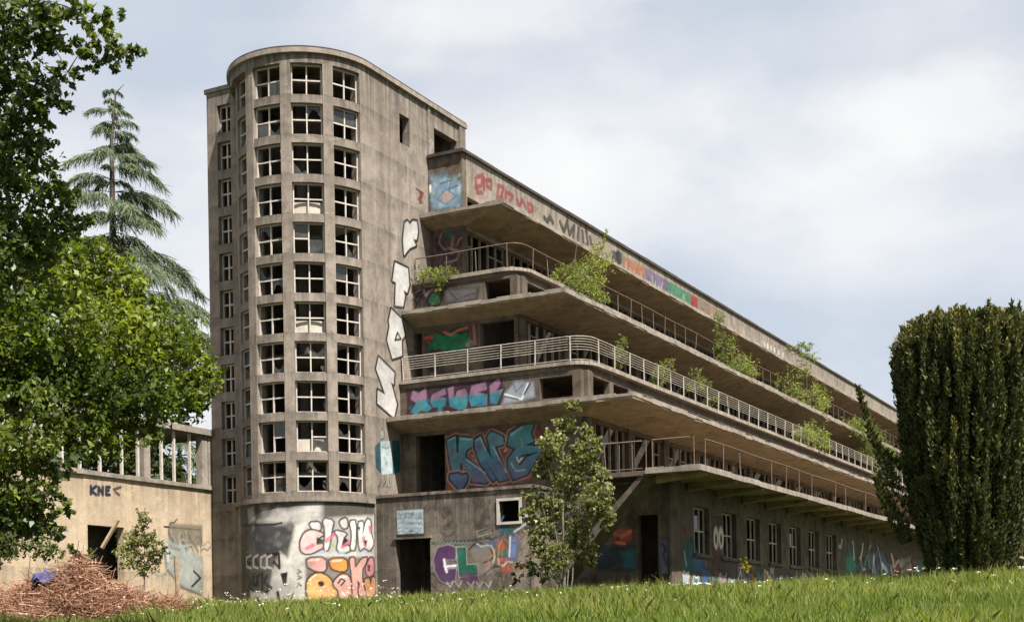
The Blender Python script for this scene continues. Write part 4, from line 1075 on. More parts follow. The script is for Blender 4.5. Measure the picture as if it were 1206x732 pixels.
o.location = (7.36, 10.0, -GZ)

# ------------------------------------------------------------------ foliage helpers
def orient(n, up=.0, rnd=rng):
    v = rnd.normal(size=(n, 3)); v[:, 2] += up; v /= np.linalg.norm(v, axis=1)[:, None]; return v
def leaves(cent, size, aspect=.55, up=.9, droop=0., fold=.18):
    """diamond-ish folded leaves at the centres: two triangles sharing a midrib"""
    n = len(cent); nrm = orient(n, up)
    a = rng.normal(size=(n, 3)); a[:, 2] -= droop; a -= nrm*np.sum(a*nrm, 1)[:, None]; a /= np.linalg.norm(a, axis=1)[:, None]
    b = np.cross(nrm, a); s = size*rng.uniform(.45, 1.35, n)[:, None]
    p0 = cent-a*s*.5; p2 = cent+a*s*.5
    p1 = cent+b*s*aspect*.5+nrm*s*fold-a*s*.08; p3 = cent-b*s*aspect*.5+nrm*s*fold-a*s*.08
    return np.stack([p0, p1, p2, p3], 1).reshape(-1, 3)
def branch_pts(a, b, n=6, sag=.0, wob=.08):
    a, b = Vector(a), Vector(b); L_ = (b-a).length; out_ = []
    for i in range(n+1):
        t = i/n; p = a.lerp(b, t)+Vector((random.gauss(0, wob), random.gauss(0, wob), random.gauss(0, wob)))*L_*.12*math.sin(math.pi*t)
        p.z += sag*L_*math.sin(math.pi*t); out_.append(p)
    return out_
def clump_leaves(cen, rad, n, ntw=None):
    """points gathered on short twigs inside an ellipsoid, denser towards its skin"""
    cen = np.array(cen); rad = np.array(rad); k = ntw or max(6, n//14)
    d = orient(k); r = rng.uniform(.25, 1, k)**.6
    tw = cen+d*rad*r[:, None]; dirs = d*rad/np.max(rad)+rng.normal(size=(k, 3))*.5; dirs[:, 2] += .1
    dirs /= np.linalg.norm(dirs, axis=1)[:, None]
    i = rng.integers(0, k, n); t = rng.uniform(-.5, .5, n)*np.mean(rad)*.55
    return tw[i]+dirs[i]*t[:, None]+rng.normal(size=(n, 3))*np.mean(rad)*.07, tw
def tree(name, label, base, clumps, mat, size, dens, bark='bark', trunk_r=.22, cat='tree', group=None, up=.9, trunk_top=None, twig=True, aspect=.55, kfork=None):
    """clumps: (x, y, z, rx, ry, rz)"""
    base = Vector(base); root = empty(name, base); tag(root, label, cat, group)
    tr = MB(); cs_ = [Vector(c_[:3])-base for c_ in clumps]
    topz = trunk_top if trunk_top else max(c_.z for c_ in cs_)*.8
    mean = Vector((sum(c_.x for c_ in cs_)/len(cs_), sum(c_.y for c_ in cs_)/len(cs_), 0))
    axis = [Vector((0, 0, -.3))]
    for i in range(1, 9):
        t = i/8; axis.append(Vector((mean.x*.35*t*t+random.gauss(0, .04)*topz*.08, mean.y*.35*t*t+random.gauss(0, .04)*topz*.08, topz*t)))
    tr.tube(axis, [trunk_r*(1.25-1.05*i/8) for i in range(9)], 8)
    V = []; Tn = []
    done = []
    for c_, cv in sorted(zip(clumps, cs_), key=lambda k: k[1].xy.length):
        t = min(max((cv.z-cv.xy.length*.45)/topz, .15), .97); k = t*8; i = int(k); st = axis[i].lerp(axis[min(i+1, 8)], k-i)
        if done:
            nb = min(done, key=lambda k: (k-cv).length)
            if (nb-cv).length < (st-cv).length*.85: st = nb
        done.append(cv); L_ = (cv-st).length; r0 = min(trunk_r*.35, .010*L_+.008)
        tr.tube(branch_pts(st, cv, 6, .06), [r0*(1-.8*j/6) for j in range(7)], 5)
        vol = c_[3]*c_[4]+c_[4]*c_[5]+c_[3]*c_[5]; n = int(dens*vol+dens*.22*min(c_[3], .6))
        p, tw = clump_leaves(cv, c_[3:6], n)
        if twig:
            for w_ in tw[::max(1, len(tw)//14)]:
                tr.tube(branch_pts(cv, Vector(w_), 3, 0), [r0*.25, r0*.2, r0*.13, .004], 4, False)
        V.append(leaves(p, size, aspect, up)); Tn.append(np.clip(rng.normal(.45, .24, n)+rng.normal(0, .16), 0, 1))
    tr.build('trunk', bark, root, smooth=True)
    fast_mesh('crown', np.concatenate(V), 4, mat, np.concatenate(Tn), root)
    return root
def cl(px, py, Y, r, ry=None, rz=None, dy=0):
    p = at(px, py, Y); return (p.x, p.y+dy, p.z, r, ry or r, rz or r)

# left: bright low-hanging tree and the darker one above it
cb = []
for px, py, Y, r in ((30, 330, 26, 1.15), (95, 310, 27, .8), (130, 330, 27, .75), (60, 390, 25, 1.2), (125, 400, 26, 1.1), (185, 395, 27, .9), (215, 430, 27, .7), (238, 455, 27, .42), (20, 440, 25, 1.1), (85, 465, 25.5, 1.1), (150, 460, 26, .95), (195, 470, 26.5, .7), (110, 515, 25.5, .7), (165, 505, 26, .5), (-40, 420, 25, 1.4), (-60, 320, 26, 1.4), (230, 485, 27, .3), (250, 440, 27, .2), (70, 340, 28, .9), (160, 365, 27.5, .6), ):
    cb.append(cl(px, py, Y, r, r, r*.72))
tp = at(-70, 700, 26.5)
tree('broadleaf_tree', 'bright green leafy tree hanging in from the left edge before the annex', (tp.x, tp.y, gh(tp.x, tp.y)), cb, 'leaf_bright', .135, 640, trunk_r=.26, up=.45)
cd = []
for px, py, Y, r in ((10, 20, 23, .75), (50, 40, 23, .5), (20, 110, 23.5, .75), (60, 125, 23.5, .35), (15, 190, 24, .8), (55, 215, 24, .5), (30, 260, 24.5, .8), (-30, 60, 23.5, 1.1), (-40, 180, 24, 1.2), (70, 235, 24.3, .3), (95, 15, 22.8, .32), (120, 40, 22.8, .28), (148, 62, 22.8, .28), (100, 55, 22.8, .26), (80, 85, 22.9, .26), (128, 24, 22.8, .28), (60, 5, 23, .45), (85, 265, 24.3, .35), (40, 285, 24.5, .6), (-5, 300, 24.5, .9), (35, 155, 23.7, .45), (30, 525, 24.2, .8), (10, 565, 24.2, .8), (50, 580, 24, .4), (20, 620, 24.2, .5), (70, 600, 24, .25), (-20, 645, 24.2, .5), (75, 545, 24.2, .4), (40, 605, 24.2, .45), (5, 600, 24.2, .6), (62, 630, 24, .25), (30, 480, 24.4, .8), (-20, 590, 24.2, .7), (-50, 540, 24.5, 1.1), (-45, 420, 24.5, 1.0), (112, 70, 22.8, .26), (166, 62, 22.8, .15), (135, 78, 22.8, .14)):
    cd.append(cl(px, py, Y, r, r, r*.7))
tp = at(-110, 700, 25)
tree('broadleaf_tree', 'dark leaved tree reaching in at the top left corner', (tp.x, tp.y, gh(tp.x, tp.y)), cd, 'leaf_dark', .135, 640, trunk_r=.3, up=.45)

# birch-like sapling before the podium
bs = at(664, 690, 45); b0 = Vector((bs.x, bs.y, float(gh(bs.x, bs.y))))
cb = []
for px, py, r in ((672, 482, .28), (665, 500, .42), (690, 505, .25), (650, 525, .48), (690, 530, .5), (640, 550, .42), (672, 560, .6), (705, 560, .4), (630, 585, .42), (660, 595, .6), (700, 590, .6), (640, 620, .5), (680, 625, .62), (715, 575, .25), (622, 605, .3), (655, 655, .5), (692, 650, .45), (635, 645, .35), (710, 610, .35)):
    cb.append(cl(px, py, 45, r, r, r*1.0, random.uniform(-.5, .5)))
rt = tree('sapling', 'young pale leaved tree growing in front of the stained podium', b0, cb, 'leaf_birch', .12, 1000, 'birchbark', .05, up=.4, trunk_top=5.6, aspect=.75)
st = MB()
for dx in (-.35, -.15, .2, .4): st.tube(branch_pts((dx*.4, 0, -.1), (dx*2.0, dx*.3, 3.6+dx), 6, 0), [.03, .026, .022, .018, .014, .01, .006], 5)
st.build('stem', 'birchbark', rt, smooth=True)

# Irish yew: upright plumes packed into a vase
yb = at(1142, 672, 44.5); yz = float(gh(yb.x, yb.y)); Yr = empty('yew_tree', (yb.x, yb.y, yz)); tag(Yr, 'dark columnar yew standing before the far wing', 'tree')
V = []; Tn = []; trk = MB()
def plume(a, b, r0, n, tint0, tilt=.95, bend=.35):
    a = np.array(a); b = np.array(b); t = rng.uniform(0, 1, n)**.85
    mid = a+(b-a)*t[:, None]; L_ = np.linalg.norm(b-a)
    out2 = (b-a); mid[:, :2] += (out2[:2]*bend*np.sin(np.pi*t*.5)[:, None]-out2[:2]*bend*t[:, None])
    rad = r0*(.35+.9*np.sin(np.pi*np.clip(t*.86+.1, 0, 1)))*(1-.55*t)
    th = rng.uniform(0, 2*np.pi, n); rr = rad*rng.uniform(.35, 1, n)
    c_ = mid+np.stack([np.cos(th)*rr, np.sin(th)*rr, rng.normal(0, .05, n)], 1)
    d = np.stack([np.cos(th)*tilt, np.sin(th)*tilt, np.ones(n)], 1)+rng.normal(size=(n, 3))*.28; d /= np.linalg.norm(d, axis=1)[:, None]
    sd = np.cross(d, orient(n)); sd /= np.linalg.norm(sd, axis=1)[:, None]
    l = rng.uniform(.10, .22, n)[:, None]; w_ = rng.uniform(.03, .055, n)[:, None]
    V.append(np.stack([c_-d*l*.4-sd*w_*.5, c_-d*l*.2+sd*w_, c_+d*l*.7, c_+d*l*.05-sd*w_], 1).reshape(-1, 3))
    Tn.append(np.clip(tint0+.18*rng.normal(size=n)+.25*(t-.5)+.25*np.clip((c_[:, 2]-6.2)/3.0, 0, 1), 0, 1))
H = 8.4
PZ = np.array([0, .12, .3, .5, .7, .84, .92, .97, 1.0]); PR = np.array([1.2, 1.38, 1.65, 1.88, 2.06, 2.1, 2.02, 1.8, 1.3])
def ridge(th, z):
    return .045*np.cos(13*th+1.3*np.sin(z*.8)+1.7)+.045*np.cos(22*th+z*.9+np.sin(th*3))+.04*np.cos(37*th-z*1.1+.4)+.05*np.cos(5*th+z*1.3)+.035*np.cos(11*th-z*2.3)*np.cos(z*1.9+4*th)
n = 125000
z = H*rng.uniform(0, 1, n)**.85; th = rng.uniform(0, 2*np.pi, n)
rg = ridge(th, z); rad = np.interp(z/H, PZ, PR)*(1+rg)
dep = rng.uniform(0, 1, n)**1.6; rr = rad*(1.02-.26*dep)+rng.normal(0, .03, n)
topj = .22*np.cos(9*th+2)*np.cos(3.3*rr)+.12*np.cos(21*th)
c_ = np.stack([np.cos(th)*rr, np.sin(th)*rr, z+topj*np.clip(z/H, 0, 1)**4], 1)
# lid of the crown
nl = 16000; tl = rng.uniform(0, 2*np.pi, nl); rl = 2.0*np.sqrt(rng.uniform(0, 1, nl)); zl = H*(1.0-.05*(rl/2.0)**2.5)+.3*np.cos(7*rl*np.cos(tl))*np.cos(6*rl*np.sin(tl)+1)+rng.normal(0, .07, nl)
c_ = np.concatenate([c_, np.stack([np.cos(tl)*rl, np.sin(tl)*rl, zl-.12], 1)]); th = np.concatenate([th, tl]); rg = np.concatenate([rg, np.full(nl, .1)]); dep = np.concatenate([dep, np.full(nl, .2)]); n += nl
d = np.stack([np.cos(th)*.6, np.sin(th)*.6, np.ones(n)], 1)+rng.normal(size=(n, 3))*.42; d /= np.linalg.norm(d, axis=1)[:, None]
sd = np.cross(d, orient(n)); sd /= np.linalg.norm(sd, axis=1)[:, None]
l = rng.uniform(.07, .19, n)[:, None]; w_ = rng.uniform(.018, .042, n)[:, None]
V.append(np.stack([c_-d*l*.4-sd*w_*.5, c_-d*l*.2+sd*w_, c_+d*l*.7, c_+d*l*.05-sd*w_], 1).reshape(-1, 3))
Tn.append(np.clip(.36+1.6*rg-.15*dep+.15*rng.normal(size=n)+.32*np.clip((c_[:, 2]-6.4)/2.0, 0, 1), 0, 1))  # light on the ridges and shade in the hollows put into the needle tint
for i in range(330):                                   # stray upright shoots round the top and sides
    th_ = random.uniform(0, 2*math.pi); hz_ = H*random.uniform(.15, 1.0) if i > 90 else H*.97; rr_ = float(np.interp(hz_/H, PZ, PR))*(random.uniform(.93, 1.07) if i > 90 else math.sqrt(random.random()))
    a = (math.cos(th_)*rr_, math.sin(th_)*rr_, hz_-.35); plume(a, (a[0]*1.05, a[1]*1.05, hz_+random.uniform(.1, .5)), .09, 60, random.uniform(.3, .75))
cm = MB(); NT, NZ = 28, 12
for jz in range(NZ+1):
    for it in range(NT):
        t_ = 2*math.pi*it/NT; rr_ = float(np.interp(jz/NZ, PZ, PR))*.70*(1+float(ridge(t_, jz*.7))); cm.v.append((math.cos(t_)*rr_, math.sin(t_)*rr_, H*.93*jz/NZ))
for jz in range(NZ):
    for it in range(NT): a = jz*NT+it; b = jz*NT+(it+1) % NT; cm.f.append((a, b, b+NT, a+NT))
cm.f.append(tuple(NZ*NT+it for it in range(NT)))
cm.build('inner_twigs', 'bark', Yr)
trk.tube([(0, 0, -.2), (0, 0, 1.5), (.1, 0, 4)], [.35, .3, .12], 8)
# leaning side plumes on the left, and on the right edge
for (p, q2, r, n) in (((1072, 640), (1010, 455), .26, 700), ((1070, 600), (1022, 500), .22, 420), ((1075, 560), (1030, 520), .2, 300), ((1068, 640), (1030, 560), .3, 500), ((1185, 600), (1204, 400), .3, 700), ((1190, 560), (1216, 440), .45, 900), ((1190, 520), (1222, 500), .4, 700), ((1180, 480), (1200, 420), .25, 500)):
    a = at(*p, 44.5)-Vector((yb.x, yb.y, yz)); b = at(*q2, 44.5)-Vector((yb.x, yb.y, yz)); plume(a, b, r, n, .4, .8, .1)
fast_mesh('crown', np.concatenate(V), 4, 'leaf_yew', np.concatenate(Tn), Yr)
trk.build('trunk', 'bark', Yr, smooth=True)

# tall drooping cedar behind the annex
cbase = at(140, 700, 72); cz = float(gh(cbase.x, cbase.y)); Ct = empty('cedar_tree', (cbase.x, cbase.y, cz)); tag(Ct, 'tall drooping cedar with bent tip behind the annex', 'tree')
apex = at(143, 90, 72).z-cz
trk = MB(); trk.tube([(0, 0, -.2), (0, 0, apex*.5), (.0, 0, apex*.88), (.25, 0, apex*.97), (.7, 0, apex*.985)], [.5, .3, .1, .04, .015], 7)
V = []; Tn = []
zc = apex*.16
while zc < apex*.985:
    f = (apex-zc)/apex
    for kk in range(4):
        th = random.uniform(0, 2*math.pi); Lb = (f*13.5+.35)*random.uniform(.35, 1.15)
        if Lb > 7.5: Lb = 7.5+(Lb-7.5)*.3
        n = 9; pts = []
        rise = random.uniform(.15, .45)
        for i in range(n+1):
            t = i/n; pts.append(Vector((math.cos(th)*Lb*t, math.sin(th)*Lb*t, zc+Lb*(rise*t-.62*rise*t*t-.28*t**3))))
        trk.tube(pts, [.06*f*(1-.9*i/n)+.008 for i in range(n+1)], 4, False)
        P_ = np.array([tuple(p) for p in pts]); m_ = int(60+88*Lb)
        t = rng.uniform(.08, 1, m_)**.8; ii = np.minimum((t*n).astype(int), n-1); fr_ = (t*n-ii)[:, None]
        b_ = P_[ii]*(1-fr_)+P_[ii+1]*fr_
        side = rng.normal(0, .11*Lb, m_)*(1-t*.75); perp = np.array([-math.sin(th), math.cos(th), 0])
        b_ = b_+perp*side[:, None]+np.array([math.cos(th), math.sin(th), 0])*np.abs(side)[:, None]*.3; b_[:, 2] -= .25*np.abs(side)+rng.uniform(0, .12, m_)
        d = np.stack([np.full(m_, math.cos(th)*.5), np.full(m_, math.sin(th)*.5), np.full(m_, -.9)], 1)+perp*np.sign(side)[:, None]*.35+rng.normal(size=(m_, 3))*.3
        d /= np.linalg.norm(d, axis=1)[:, None]; sd = np.cross(d, orient(m_)); sd /= np.linalg.norm(sd, axis=1)[:, None]
        l = rng.uniform(.3, .9, m_)[:, None]*min(1, max(.3, Lb/2.5)); w_ = rng.uniform(.013, .032, m_)[:, None]
        V.append(np.stack([b_-sd*w_, b_+sd*w_, b_+d*l+sd*w_*.3, b_+d*l-sd*w_*.3], 1).reshape(-1, 3)); Tn.append(np.clip(rng.normal(.45, .22, m_), 0, 1))
    zc += .5+.75*f
trk.build('trunk', 'bark', Ct, smooth=True)
fast_mesh('crown', np.concatenate(V), 4, 'leaf_cedar', np.concatenate(Tn), Ct)

# trees behind the annex
for i, (px, Y, top, wd, lab) in enumerate(((215, 78, 350, 2.6, 'grey green tree behind the annex, nearest the tower'), (60, 66, 400, 4.5, 'bushy tree standing behind the annex windows'), (-30, 60, 330, 5, 'broad tree behind the annex at the far left edge'), (165, 70, 455, 3.6, 'low dense tree seen through the annex window band'))):
    p = at(px, 700, Y); g0 = float(gh(p.x, p.y)); tz = at(px, top, Y).z; cs_ = []
    for k in range(15):
        t = random.random(); cs_.append((p.x+random.gauss(0, wd*.5), p.y+random.gauss(0, wd*.4), g0+2+(tz-g0-3.5)*t, wd*.42, wd*.42, wd*.4))
    cs_.append((p.x, p.y, tz-1.2, wd*.35, wd*.35, wd*.4))
    tree('background_tree', lab, (p.x, p.y, g0), cs_, 'leaf_far', .34, 60 if wd > 3 else 110, trunk_r=.22, group='trees behind the annex', twig=False)
# shrub by the annex window and dark bush at the left
def shrub(name, label, px, py, Y, items, mat, size, dens, cat='shrub', zbase=None, group=None, up=.4, aspect=.5):
    p = at(px, py, Y); z = float(gh(p.x, p.y)) if zbase is None else zbase
    return tree(name, label, (p.x, p.y, z), [cl(a, b, Y, r, r, r*vz, dy) for a, b, r, vz, dy in items], mat, size, dens, trunk_r=.025, cat=cat, group=group, up=up, aspect=aspect)
shrub('shrub', 'leafy shrub growing beside the dark annex window', 170, 690, 46, [(168, 610, .3, 1.2, 0), (160, 635, .45, 1, .2), (180, 640, .4, 1, -.2), (150, 655, .45, 1, 0), (172, 662, .5, .9, .1), (192, 650, .25, 1, 0)], 'leaf_birch', .12, 900)
shrub('shrub', 'dark green bush at the left edge behind the brushwood', 30, 690, 40, [(15, 635, .65, .8, 0), (48, 642, .55, .8, .2), (-10, 645, .7, .8, 0), (78, 650, .35, .8, .3), (100, 655, .3, .7, .3)], 'leaf_dark', .12, 700)
shrub('bush', 'dark low bush at the foot of the podium behind the pale young tree', 625, 690, 47, [(622, 668, .45, .8, 0), (640, 675, .5, .7, .2), (605, 680, .3, .7, 0)], 'leaf_dark', .12, 420)
shrub('weed', 'yellow flowering weed under the tall ground windows', 876, 680, 50, [(874, 662, .22, 1.2, 0), (880, 668, .25, 1, .2)], 'yellow', .1, 420, cat='plant')

# plants rooted on the terraces
def bplant(label, w, u, z, items, mat='leaf_fern', size=.12, dens=300, aspect=.35):
    base = fromB(w, u, z); cs_ = []
    for (dw, du, dz, r, vz) in items:
        p = fromB(w+dw, u+du, z+dz); cs_.append((p.x, p.y, p.z, r*1.25, r*1.25, r*vz*1.25))
    return tree('terrace_plant', label, base, cs_, mat, size*.72, dens*.85, trunk_r=.03, cat='plant', group='plants rooted on the terraces', up=.3, aspect=aspect)
bplant('fern like tuft on the middle terrace beside the tower', .9, 3.1, 14.45, [(0, 0, .2, .42, .8), (.45, -.05, .12, .4, .8), (-.45, 0, .3, .3, .9), (.85, 0, .25, .3, .7), (.4, -.1, -.25, .25, 1.)], size=.2, dens=900, aspect=.22)
bplant('big leafy bush spilling over the middle terrace edge', 5.0, 8.0, 14.5, [(0, -.5, .45, .65, .9), (.1, .8, .75, .6, 1.1), (-.1, 2.1, 1.3, .6, 1.3), (.1, 1.6, .1, .55, .8), (0, 2.9, 2.1, .5, 1.3), (0, 2.6, .1, .4, .8), (0, 3.2, 3.1, .16, 2), (0, -1.3, .3, .4, .7)], dens=620, size=.17)
bplant('young tree on the lowest terrace, nearest its railed corner', 8.0, 5.9, 10.24, [(0, 0, 1.0, .3, 1.2), (0, .3, 1.4, .28, 1), (.1, -.2, .6, .25, 1)], dens=700)
bplant('second young tree along the lowest terrace railing', 8.0, 10.4, 10.24, [(0, 0, 1.0, .34, 1.), (.1, .5, 1.3, .3, 1), (.1, -.5, .7, .35, 1), (.2, -.9, .4, .3, 1)], dens=700)
bplant('third young tree along the lowest terrace railing', 8.0, 14.6, 10.24, [(0, 0, 1.0, .4, 1.), (.1, .8, 1.2, .35, .8), (.1, -.3, 1.5, .3, .9), (.3, 1.2, .4, .3, .8)], dens=700)
bplant('tall spindly tree growing from the middle awning', 6.9, 24.0, 13.1, [(-.4, -1.2, 1.6, .5, 1.2), (-.3, -.6, .7, .7, 1), (0, .6, .6, .7, .9), (-.5, -1.6, 2.7, .3, 1.8), (0, 1.4, .4, .5, .8)], dens=480, size=.19)
bplant('airy spreading tree on the middle awning against the sky', 6.9, 36.5, 13.15, [(-.3, -2.6, 1.0, .8, 1), (0, 1.5, 1.0, .8, 1), (-.4, -.5, 3.6, .6, .6), (-.4, 1.8, 3.5, .6, .6), (-.3, .3, 2.5, .5, 1), (-.3, .9, 4.1, .5, .5), (0, 2.8, .6, .6, .8)], dens=330, size=.2)
bplant('green bush bulging through the lowest railing far along', 8.1, 31.8, 10.3, [(0, 0, .7, .6, .9), (.1, 1.4, .8, .7, .9), (.1, 2.9, .6, .6, .9), (.1, -1.2, .5, .5, .8)], dens=480, size=.2)
bplant('creeping mass hanging from the middle awning near the yew', 7.3, 45.5, 13.0, [(0, 0, .2, .7, .9), (.1, 2, .3, .8, .8), (.2, 4, .1, .9, .9), (.3, 4, -1.2, .8, 1), (.3, 6, -.8, .9, 1), (.3, 8.5, -1.2, 1, 1)], dens=330, size=.22)

# ------------------------------------------------------------------ brushwood heap, tarp, planks
hc = at(82, 718, 38); hz = float(gh(hc.x, hc.y))
n = 9500
th = rng.uniform(0, 2*np.pi, n); rr = np.sqrt(rng.uniform(0, 1, n))
hx = np.cos(th)*rr*3.5+rng.normal(0, .12, n); hy = np.sin(th)*rr*1.7
prof = (1-np.clip(np.hypot(hx/3.6, hy/1.8), 0, 1)**1.7)*1.4*(1+.22*np.sin(hx*2.1+1)+.12*np.sin(hx*4.7))
hzz = prof*rng.uniform(.35, 1.06, n)**.6
d = rng.normal(size=(n, 3)); d[:, 2] *= .45; d /= np.linalg.norm(d, axis=1)[:, None]
l = rng.uniform(.25, 1.25, n)[:, None]; w_ = (.003+.011*rng.uniform(0, 1, n)**2.5)[:, None]
c0 = np.stack([hx, hy, hzz], 1); sd = np.cross(d, orient(n)); sd /= np.linalg.norm(sd, axis=1)[:, None]; s2 = np.cross(d, sd)
bow = (orient(n)*.12)*l
def prismstick(a, b):
    q_ = []
    ring = [sd, -sd*.5+s2*.87, -sd*.5-s2*.87]
    for i in range(3):
        j = (i+1) % 3; q_.append(np.stack([a+ring[i]*w_, a+ring[j]*w_, b+ring[j]*w_*.6, b+ring[i]*w_*.6], 1))
    return np.concatenate(q_, 0)
A0, A1, A2_ = c0-d*l*.5, c0+bow, c0+d*l*.5
for arr in (A0, A1, A2_): arr[:, 2] = np.maximum(arr[:, 2], .0)
V = np.concatenate([prismstick(A0, A1), prismstick(A1, A2_)], 0).reshape(-1, 3)
tn = np.clip(.48+.22*np.sin(hx*1.7+2*np.sin(hy*2))*np.cos(hy*1.9)+rng.normal(0, .27, n), 0, 1); tn = np.tile(tn, 6)
heap = empty('brushwood_heap', (hc.x, hc.y, hz)); tag(heap, 'heap of cut reddish brown brushwood on the grass at left', 'brushwood')
o = fast_mesh('sticks', V, 4, 'twig', tn, heap); o['kind'] = 'stuff'
core_m = MB(); NX, NY = 26, 14
for j in range(NY+1):
    for i in range(NX+1):
        x = -3.5+7*i/NX; y = -1.7+3.4*j/NY; h = (1-min(1, math.hypot(x/3.55, y/1.75))**1.7)*1.15*(1+.22*math.sin(x*2.1+1)+.12*math.sin(x*4.7))+random.uniform(-.08, .05)
        core_m.v.append((x, y, max(-.15, h-.12)))
for j in range(NY):
    for i in range(NX): a = j*(NX+1)+i; core_m.f.append((a, a+1, a+NX+2, a+NX+1))
M['twigcore'] = simple('brush_litter', (.09, .055, .035), (.045, .03, .02), 1, 14, bump=1)
core_m.build('litter', 'twigcore', heap)
# dead dry leaf clusters over the heap
lv = leaves(c0[rng.integers(0, n, 9000)]+rng.normal(0, .06, (9000, 3)), .10, .5, .5)
o = fast_mesh('dry_leaves', lv, 4, 'twig', np.clip(rng.normal(.45, .25, 9000), 0, 1), heap); o['kind'] = 'stuff'
tp = at(68, 650, 37.6); m = MB(); NX = 9
for j in range(NX+1):
    for i in range(NX+1): m.v.append(((i/NX-.5)*.8+random.gauss(0, .02), (j/NX-.5)*.6, .16*math.sin(i*1.1)*math.cos(j*.8)+.3*(1-(abs(i/NX-.5)*2)**2)+random.gauss(0, .025)))
for j in range(NX):
    for i in range(NX): a = j*(NX+1)+i; m.f.append((a, a+1, a+NX+2, a+NX+1))
o = m.build('tarp', 'tarp', None, (hc.x-.45, hc.y-.55, hz+1.02), True); o.rotation_euler = (.35, 0, .3); so = o.modifiers.new('thick', 'SOLIDIFY'); so.thickness = .01
tag(o, 'crumpled blue tarp lying on the brushwood heap', 'tarp')
a = at(120, 645, 47.2); b = at(139, 612, 47.4); o = MB().tube([(0, 0, 0), tuple(b-a)], .07, 4).build('plank', 'wood', None, tuple(a)); tag(o, 'pale plank leaning in the dark annex window', 'plank')
a = at(209, 690, 47.5); a.z = float(gh(a.x, a.y)); b = at(207, 654, 47.6); o = MB().tube([(0, 0, -.1), tuple((b-a)*.5+Vector((.03, 0, 0))), tuple(b-a)], [.085, .08, .075], 7).build('wooden_post', 'wood', None, tuple(a)); tag(o, 'short brown wooden post before the pale annex patch', 'post')
# pale crumpled sheet in the grass
for px, py, sc, lab in ((822, 679, .4, 'pale crumpled plastic sheet lying in the grass under the windows'), (796, 677, .3, 'small white scrap in the grass left of the plastic sheet')):
    p = at(px, py, 45.5); m = MB(); NX = 8
    for j in range(NX+1):
        for i in range(NX+1): m.v.append(((i/NX-.5)*2*sc, (j/NX-.5)*sc, .10*math.sin(i*1.4+j)*sc+.14*sc+random.gauss(0, .04)*sc))
    for j in range(NX):
        for i in range(NX): a = j*(NX+1)+i; m.f.append((a, a+1, a+NX+2, a+NX+1))
    o = m.build('plastic_sheet', 'white', None, (p.x, p.y, float(gh(p.x, p.y))+.32), True); tag(o, lab, 'sheet'); so = o.modifiers.new('thick', 'SOLIDIFY'); so.thickness = .01

# ------------------------------------------------------------------ meadow
def meadow(n, ylo, yhi, name, label, mat, hmin, hmax, wid, tint, seedm=None):
    y = ylo+(yhi-ylo)*rng.uniform(0, 1, n); x = rng.uniform(-1, 1, n)*(.40*y+1.5)
    dn = np.sin(x*.9+.7*np.sin(y*.6))*np.sin(y*.8+1.3*np.sin(x*.35))+.5*np.sin(x*2.3+y*1.7)
    wloc = (x-X0)*CS-(y-Y0)*SN; uloc = (x-X0)*SN+(y-Y0)*CS
    inside = ((uloc > .1) & (wloc < 11.75) & (wloc > -.1)) | (np.hypot(wloc+NR, uloc) < NR) | ((wloc < -7.3) & (uloc > -27)) | ((uloc > -1.5) & (wloc < -.1)) | ((uloc > -.2) & (uloc < LEN) & (wloc < 11.7))
    keep = ~inside & (rng.uniform(0, 1, n) < .62+.36*dn)
    x, y, dn = x[keep], y[keep], dn[keep]; n = len(x)
    z = gh(x, y); h = rng.uniform(hmin, hmax, n)*(.75+.42*dn+.25*rng.uniform(0, 1, n)); th = rng.uniform(0, 2*np.pi, n)
    w_ = wid*rng.uniform(.6, 1.4, n); lean = rng.normal(0, .28, (n, 2))*h[:, None]
    b = np.stack([x, y, z-.03], 1); s_ = np.stack([np.cos(th), np.sin(th), np.zeros(n)], 1)*w_[:, None]
    mid = b+np.stack([lean[:, 0]*.3, lean[:, 1]*.3, h*.6], 1); tip = b+np.stack([lean[:, 0], lean[:, 1], h], 1)
    V = np.stack([b-s_, b+s_, mid+s_*.8, tip, mid-s_*.8], 1).reshape(-1, 3)
    o = fast_mesh(name, V, 5, mat, np.clip(tint+.2*rng.normal(size=n)+.12*dn+.2*np.sin(x*.31+2)*np.sin(y*.43+x*.17), 0, 1)); tag(o, label, 'grass', kind='stuff')
meadow(420000, 19, 56, 'grass', 'long green meadow grass sloping up to the building', 'grass', .10, .36, .0085, .42)
meadow(36000, 28, 62, 'dry_grass', 'taller straw coloured grass stalks at the crest of the slope', 'grass', .25, .5, .006, .9)
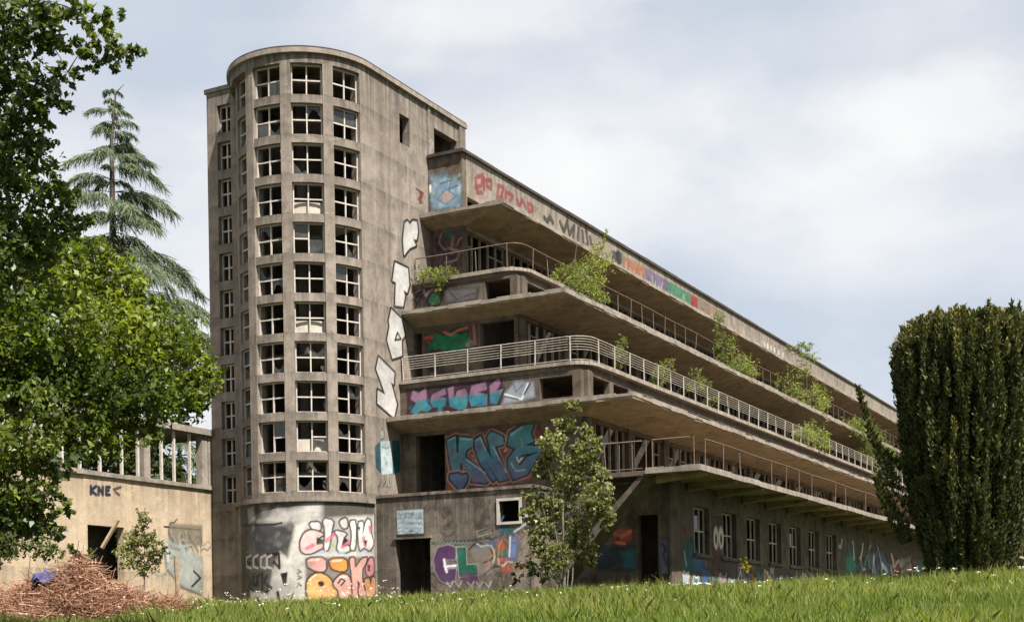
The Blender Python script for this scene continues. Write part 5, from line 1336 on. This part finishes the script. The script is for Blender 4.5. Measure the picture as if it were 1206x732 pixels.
def weeds(segs, n, name, label, mat, size, hmax):
    P_ = []
    for (a, b, k) in segs:
        t = rng.uniform(0, 1, k); base = np.array([list(fromB(*(a+(0,)))), list(fromB(*(b+(0,))))]); p = base[0]+(base[1]-base[0])*t[:, None]
        p[:, :2] += rng.normal(0, .28, (k, 2)); hh = hmax*rng.uniform(.3, 1, k)**1.5*(.6+.5*np.sin(t*23+k))
        for q_ in range(n):
            u_ = rng.uniform(0, 1, k); c_ = p.copy(); c_[:, :2] += rng.normal(0, .10, (k, 2)); c_[:, 2] = gh(c_[:, 0], c_[:, 1])+np.abs(hh)*u_; P_.append(c_)
    c_ = np.concatenate(P_); o = fast_mesh(name, leaves(c_, size, .45, .3), 4, mat, np.clip(rng.normal(.45, .22, len(c_)), 0, 1)); tag(o, label, 'weeds', kind='stuff')
weeds([((12.3, 1.5), (12.3, 46), 420), ((2.6, -.3), (7.4, -.3), 150), ((7.2, .6), (11.6, .9), 130), ((-3, -3.5), (.3, -.3), 90), ((-7.0, -1.6), (-3, -3.6), 120), ((-7.0, -9), (-7.0, -1.6), 160), ((.1, -.3), (.85, -.3), 20)], 16, 'weeds', 'nettles and weeds growing along the foot of the walls', 'leaf_bright', .12, .75)
weeds([((-6, -15), (16, -12), 150), ((-4, -10), (18, -8), 170), ((0, -6), (20, -4), 170), ((-2, -18), (12, -16), 90), ((14, 2), (20, 6), 60)], 10, 'meadow_weeds', 'broad leaved weeds scattered through the meadow', 'leaf_bright', .10, .4)
# white umbel flowers, each a little disc of blossom on the stalk
def umbels(n, ylo, yhi, xlo, xhi, hlo, hhi, sz):
    y = rng.uniform(ylo, yhi, n); x = rng.uniform(xlo, xhi, n); z = gh(x, y)+rng.uniform(hlo, hhi, n)
    k = 7; c_ = np.repeat(np.stack([x, y, z], 1), k, 0)+rng.normal(0, sz, (n*k, 3))*np.array([1, 1, .35]); return leaves(c_, sz*1.1, .9, 2)
V = np.concatenate([umbels(150, 33, 46, -14, 18, .2, .4, .03), umbels(60, 47, 51, -11, -4, .3, .9, .05), umbels(40, 40, 47, 12, 19, .2, .45, .05), umbels(50, 34, 44, -12, 0, .2, .4, .035)])
o = fast_mesh('flowers', V, 4, 'flower', rng.uniform(0, 1, len(V)//4)); tag(o, 'scattered small white meadow flowers in the grass', 'flowers', kind='stuff')
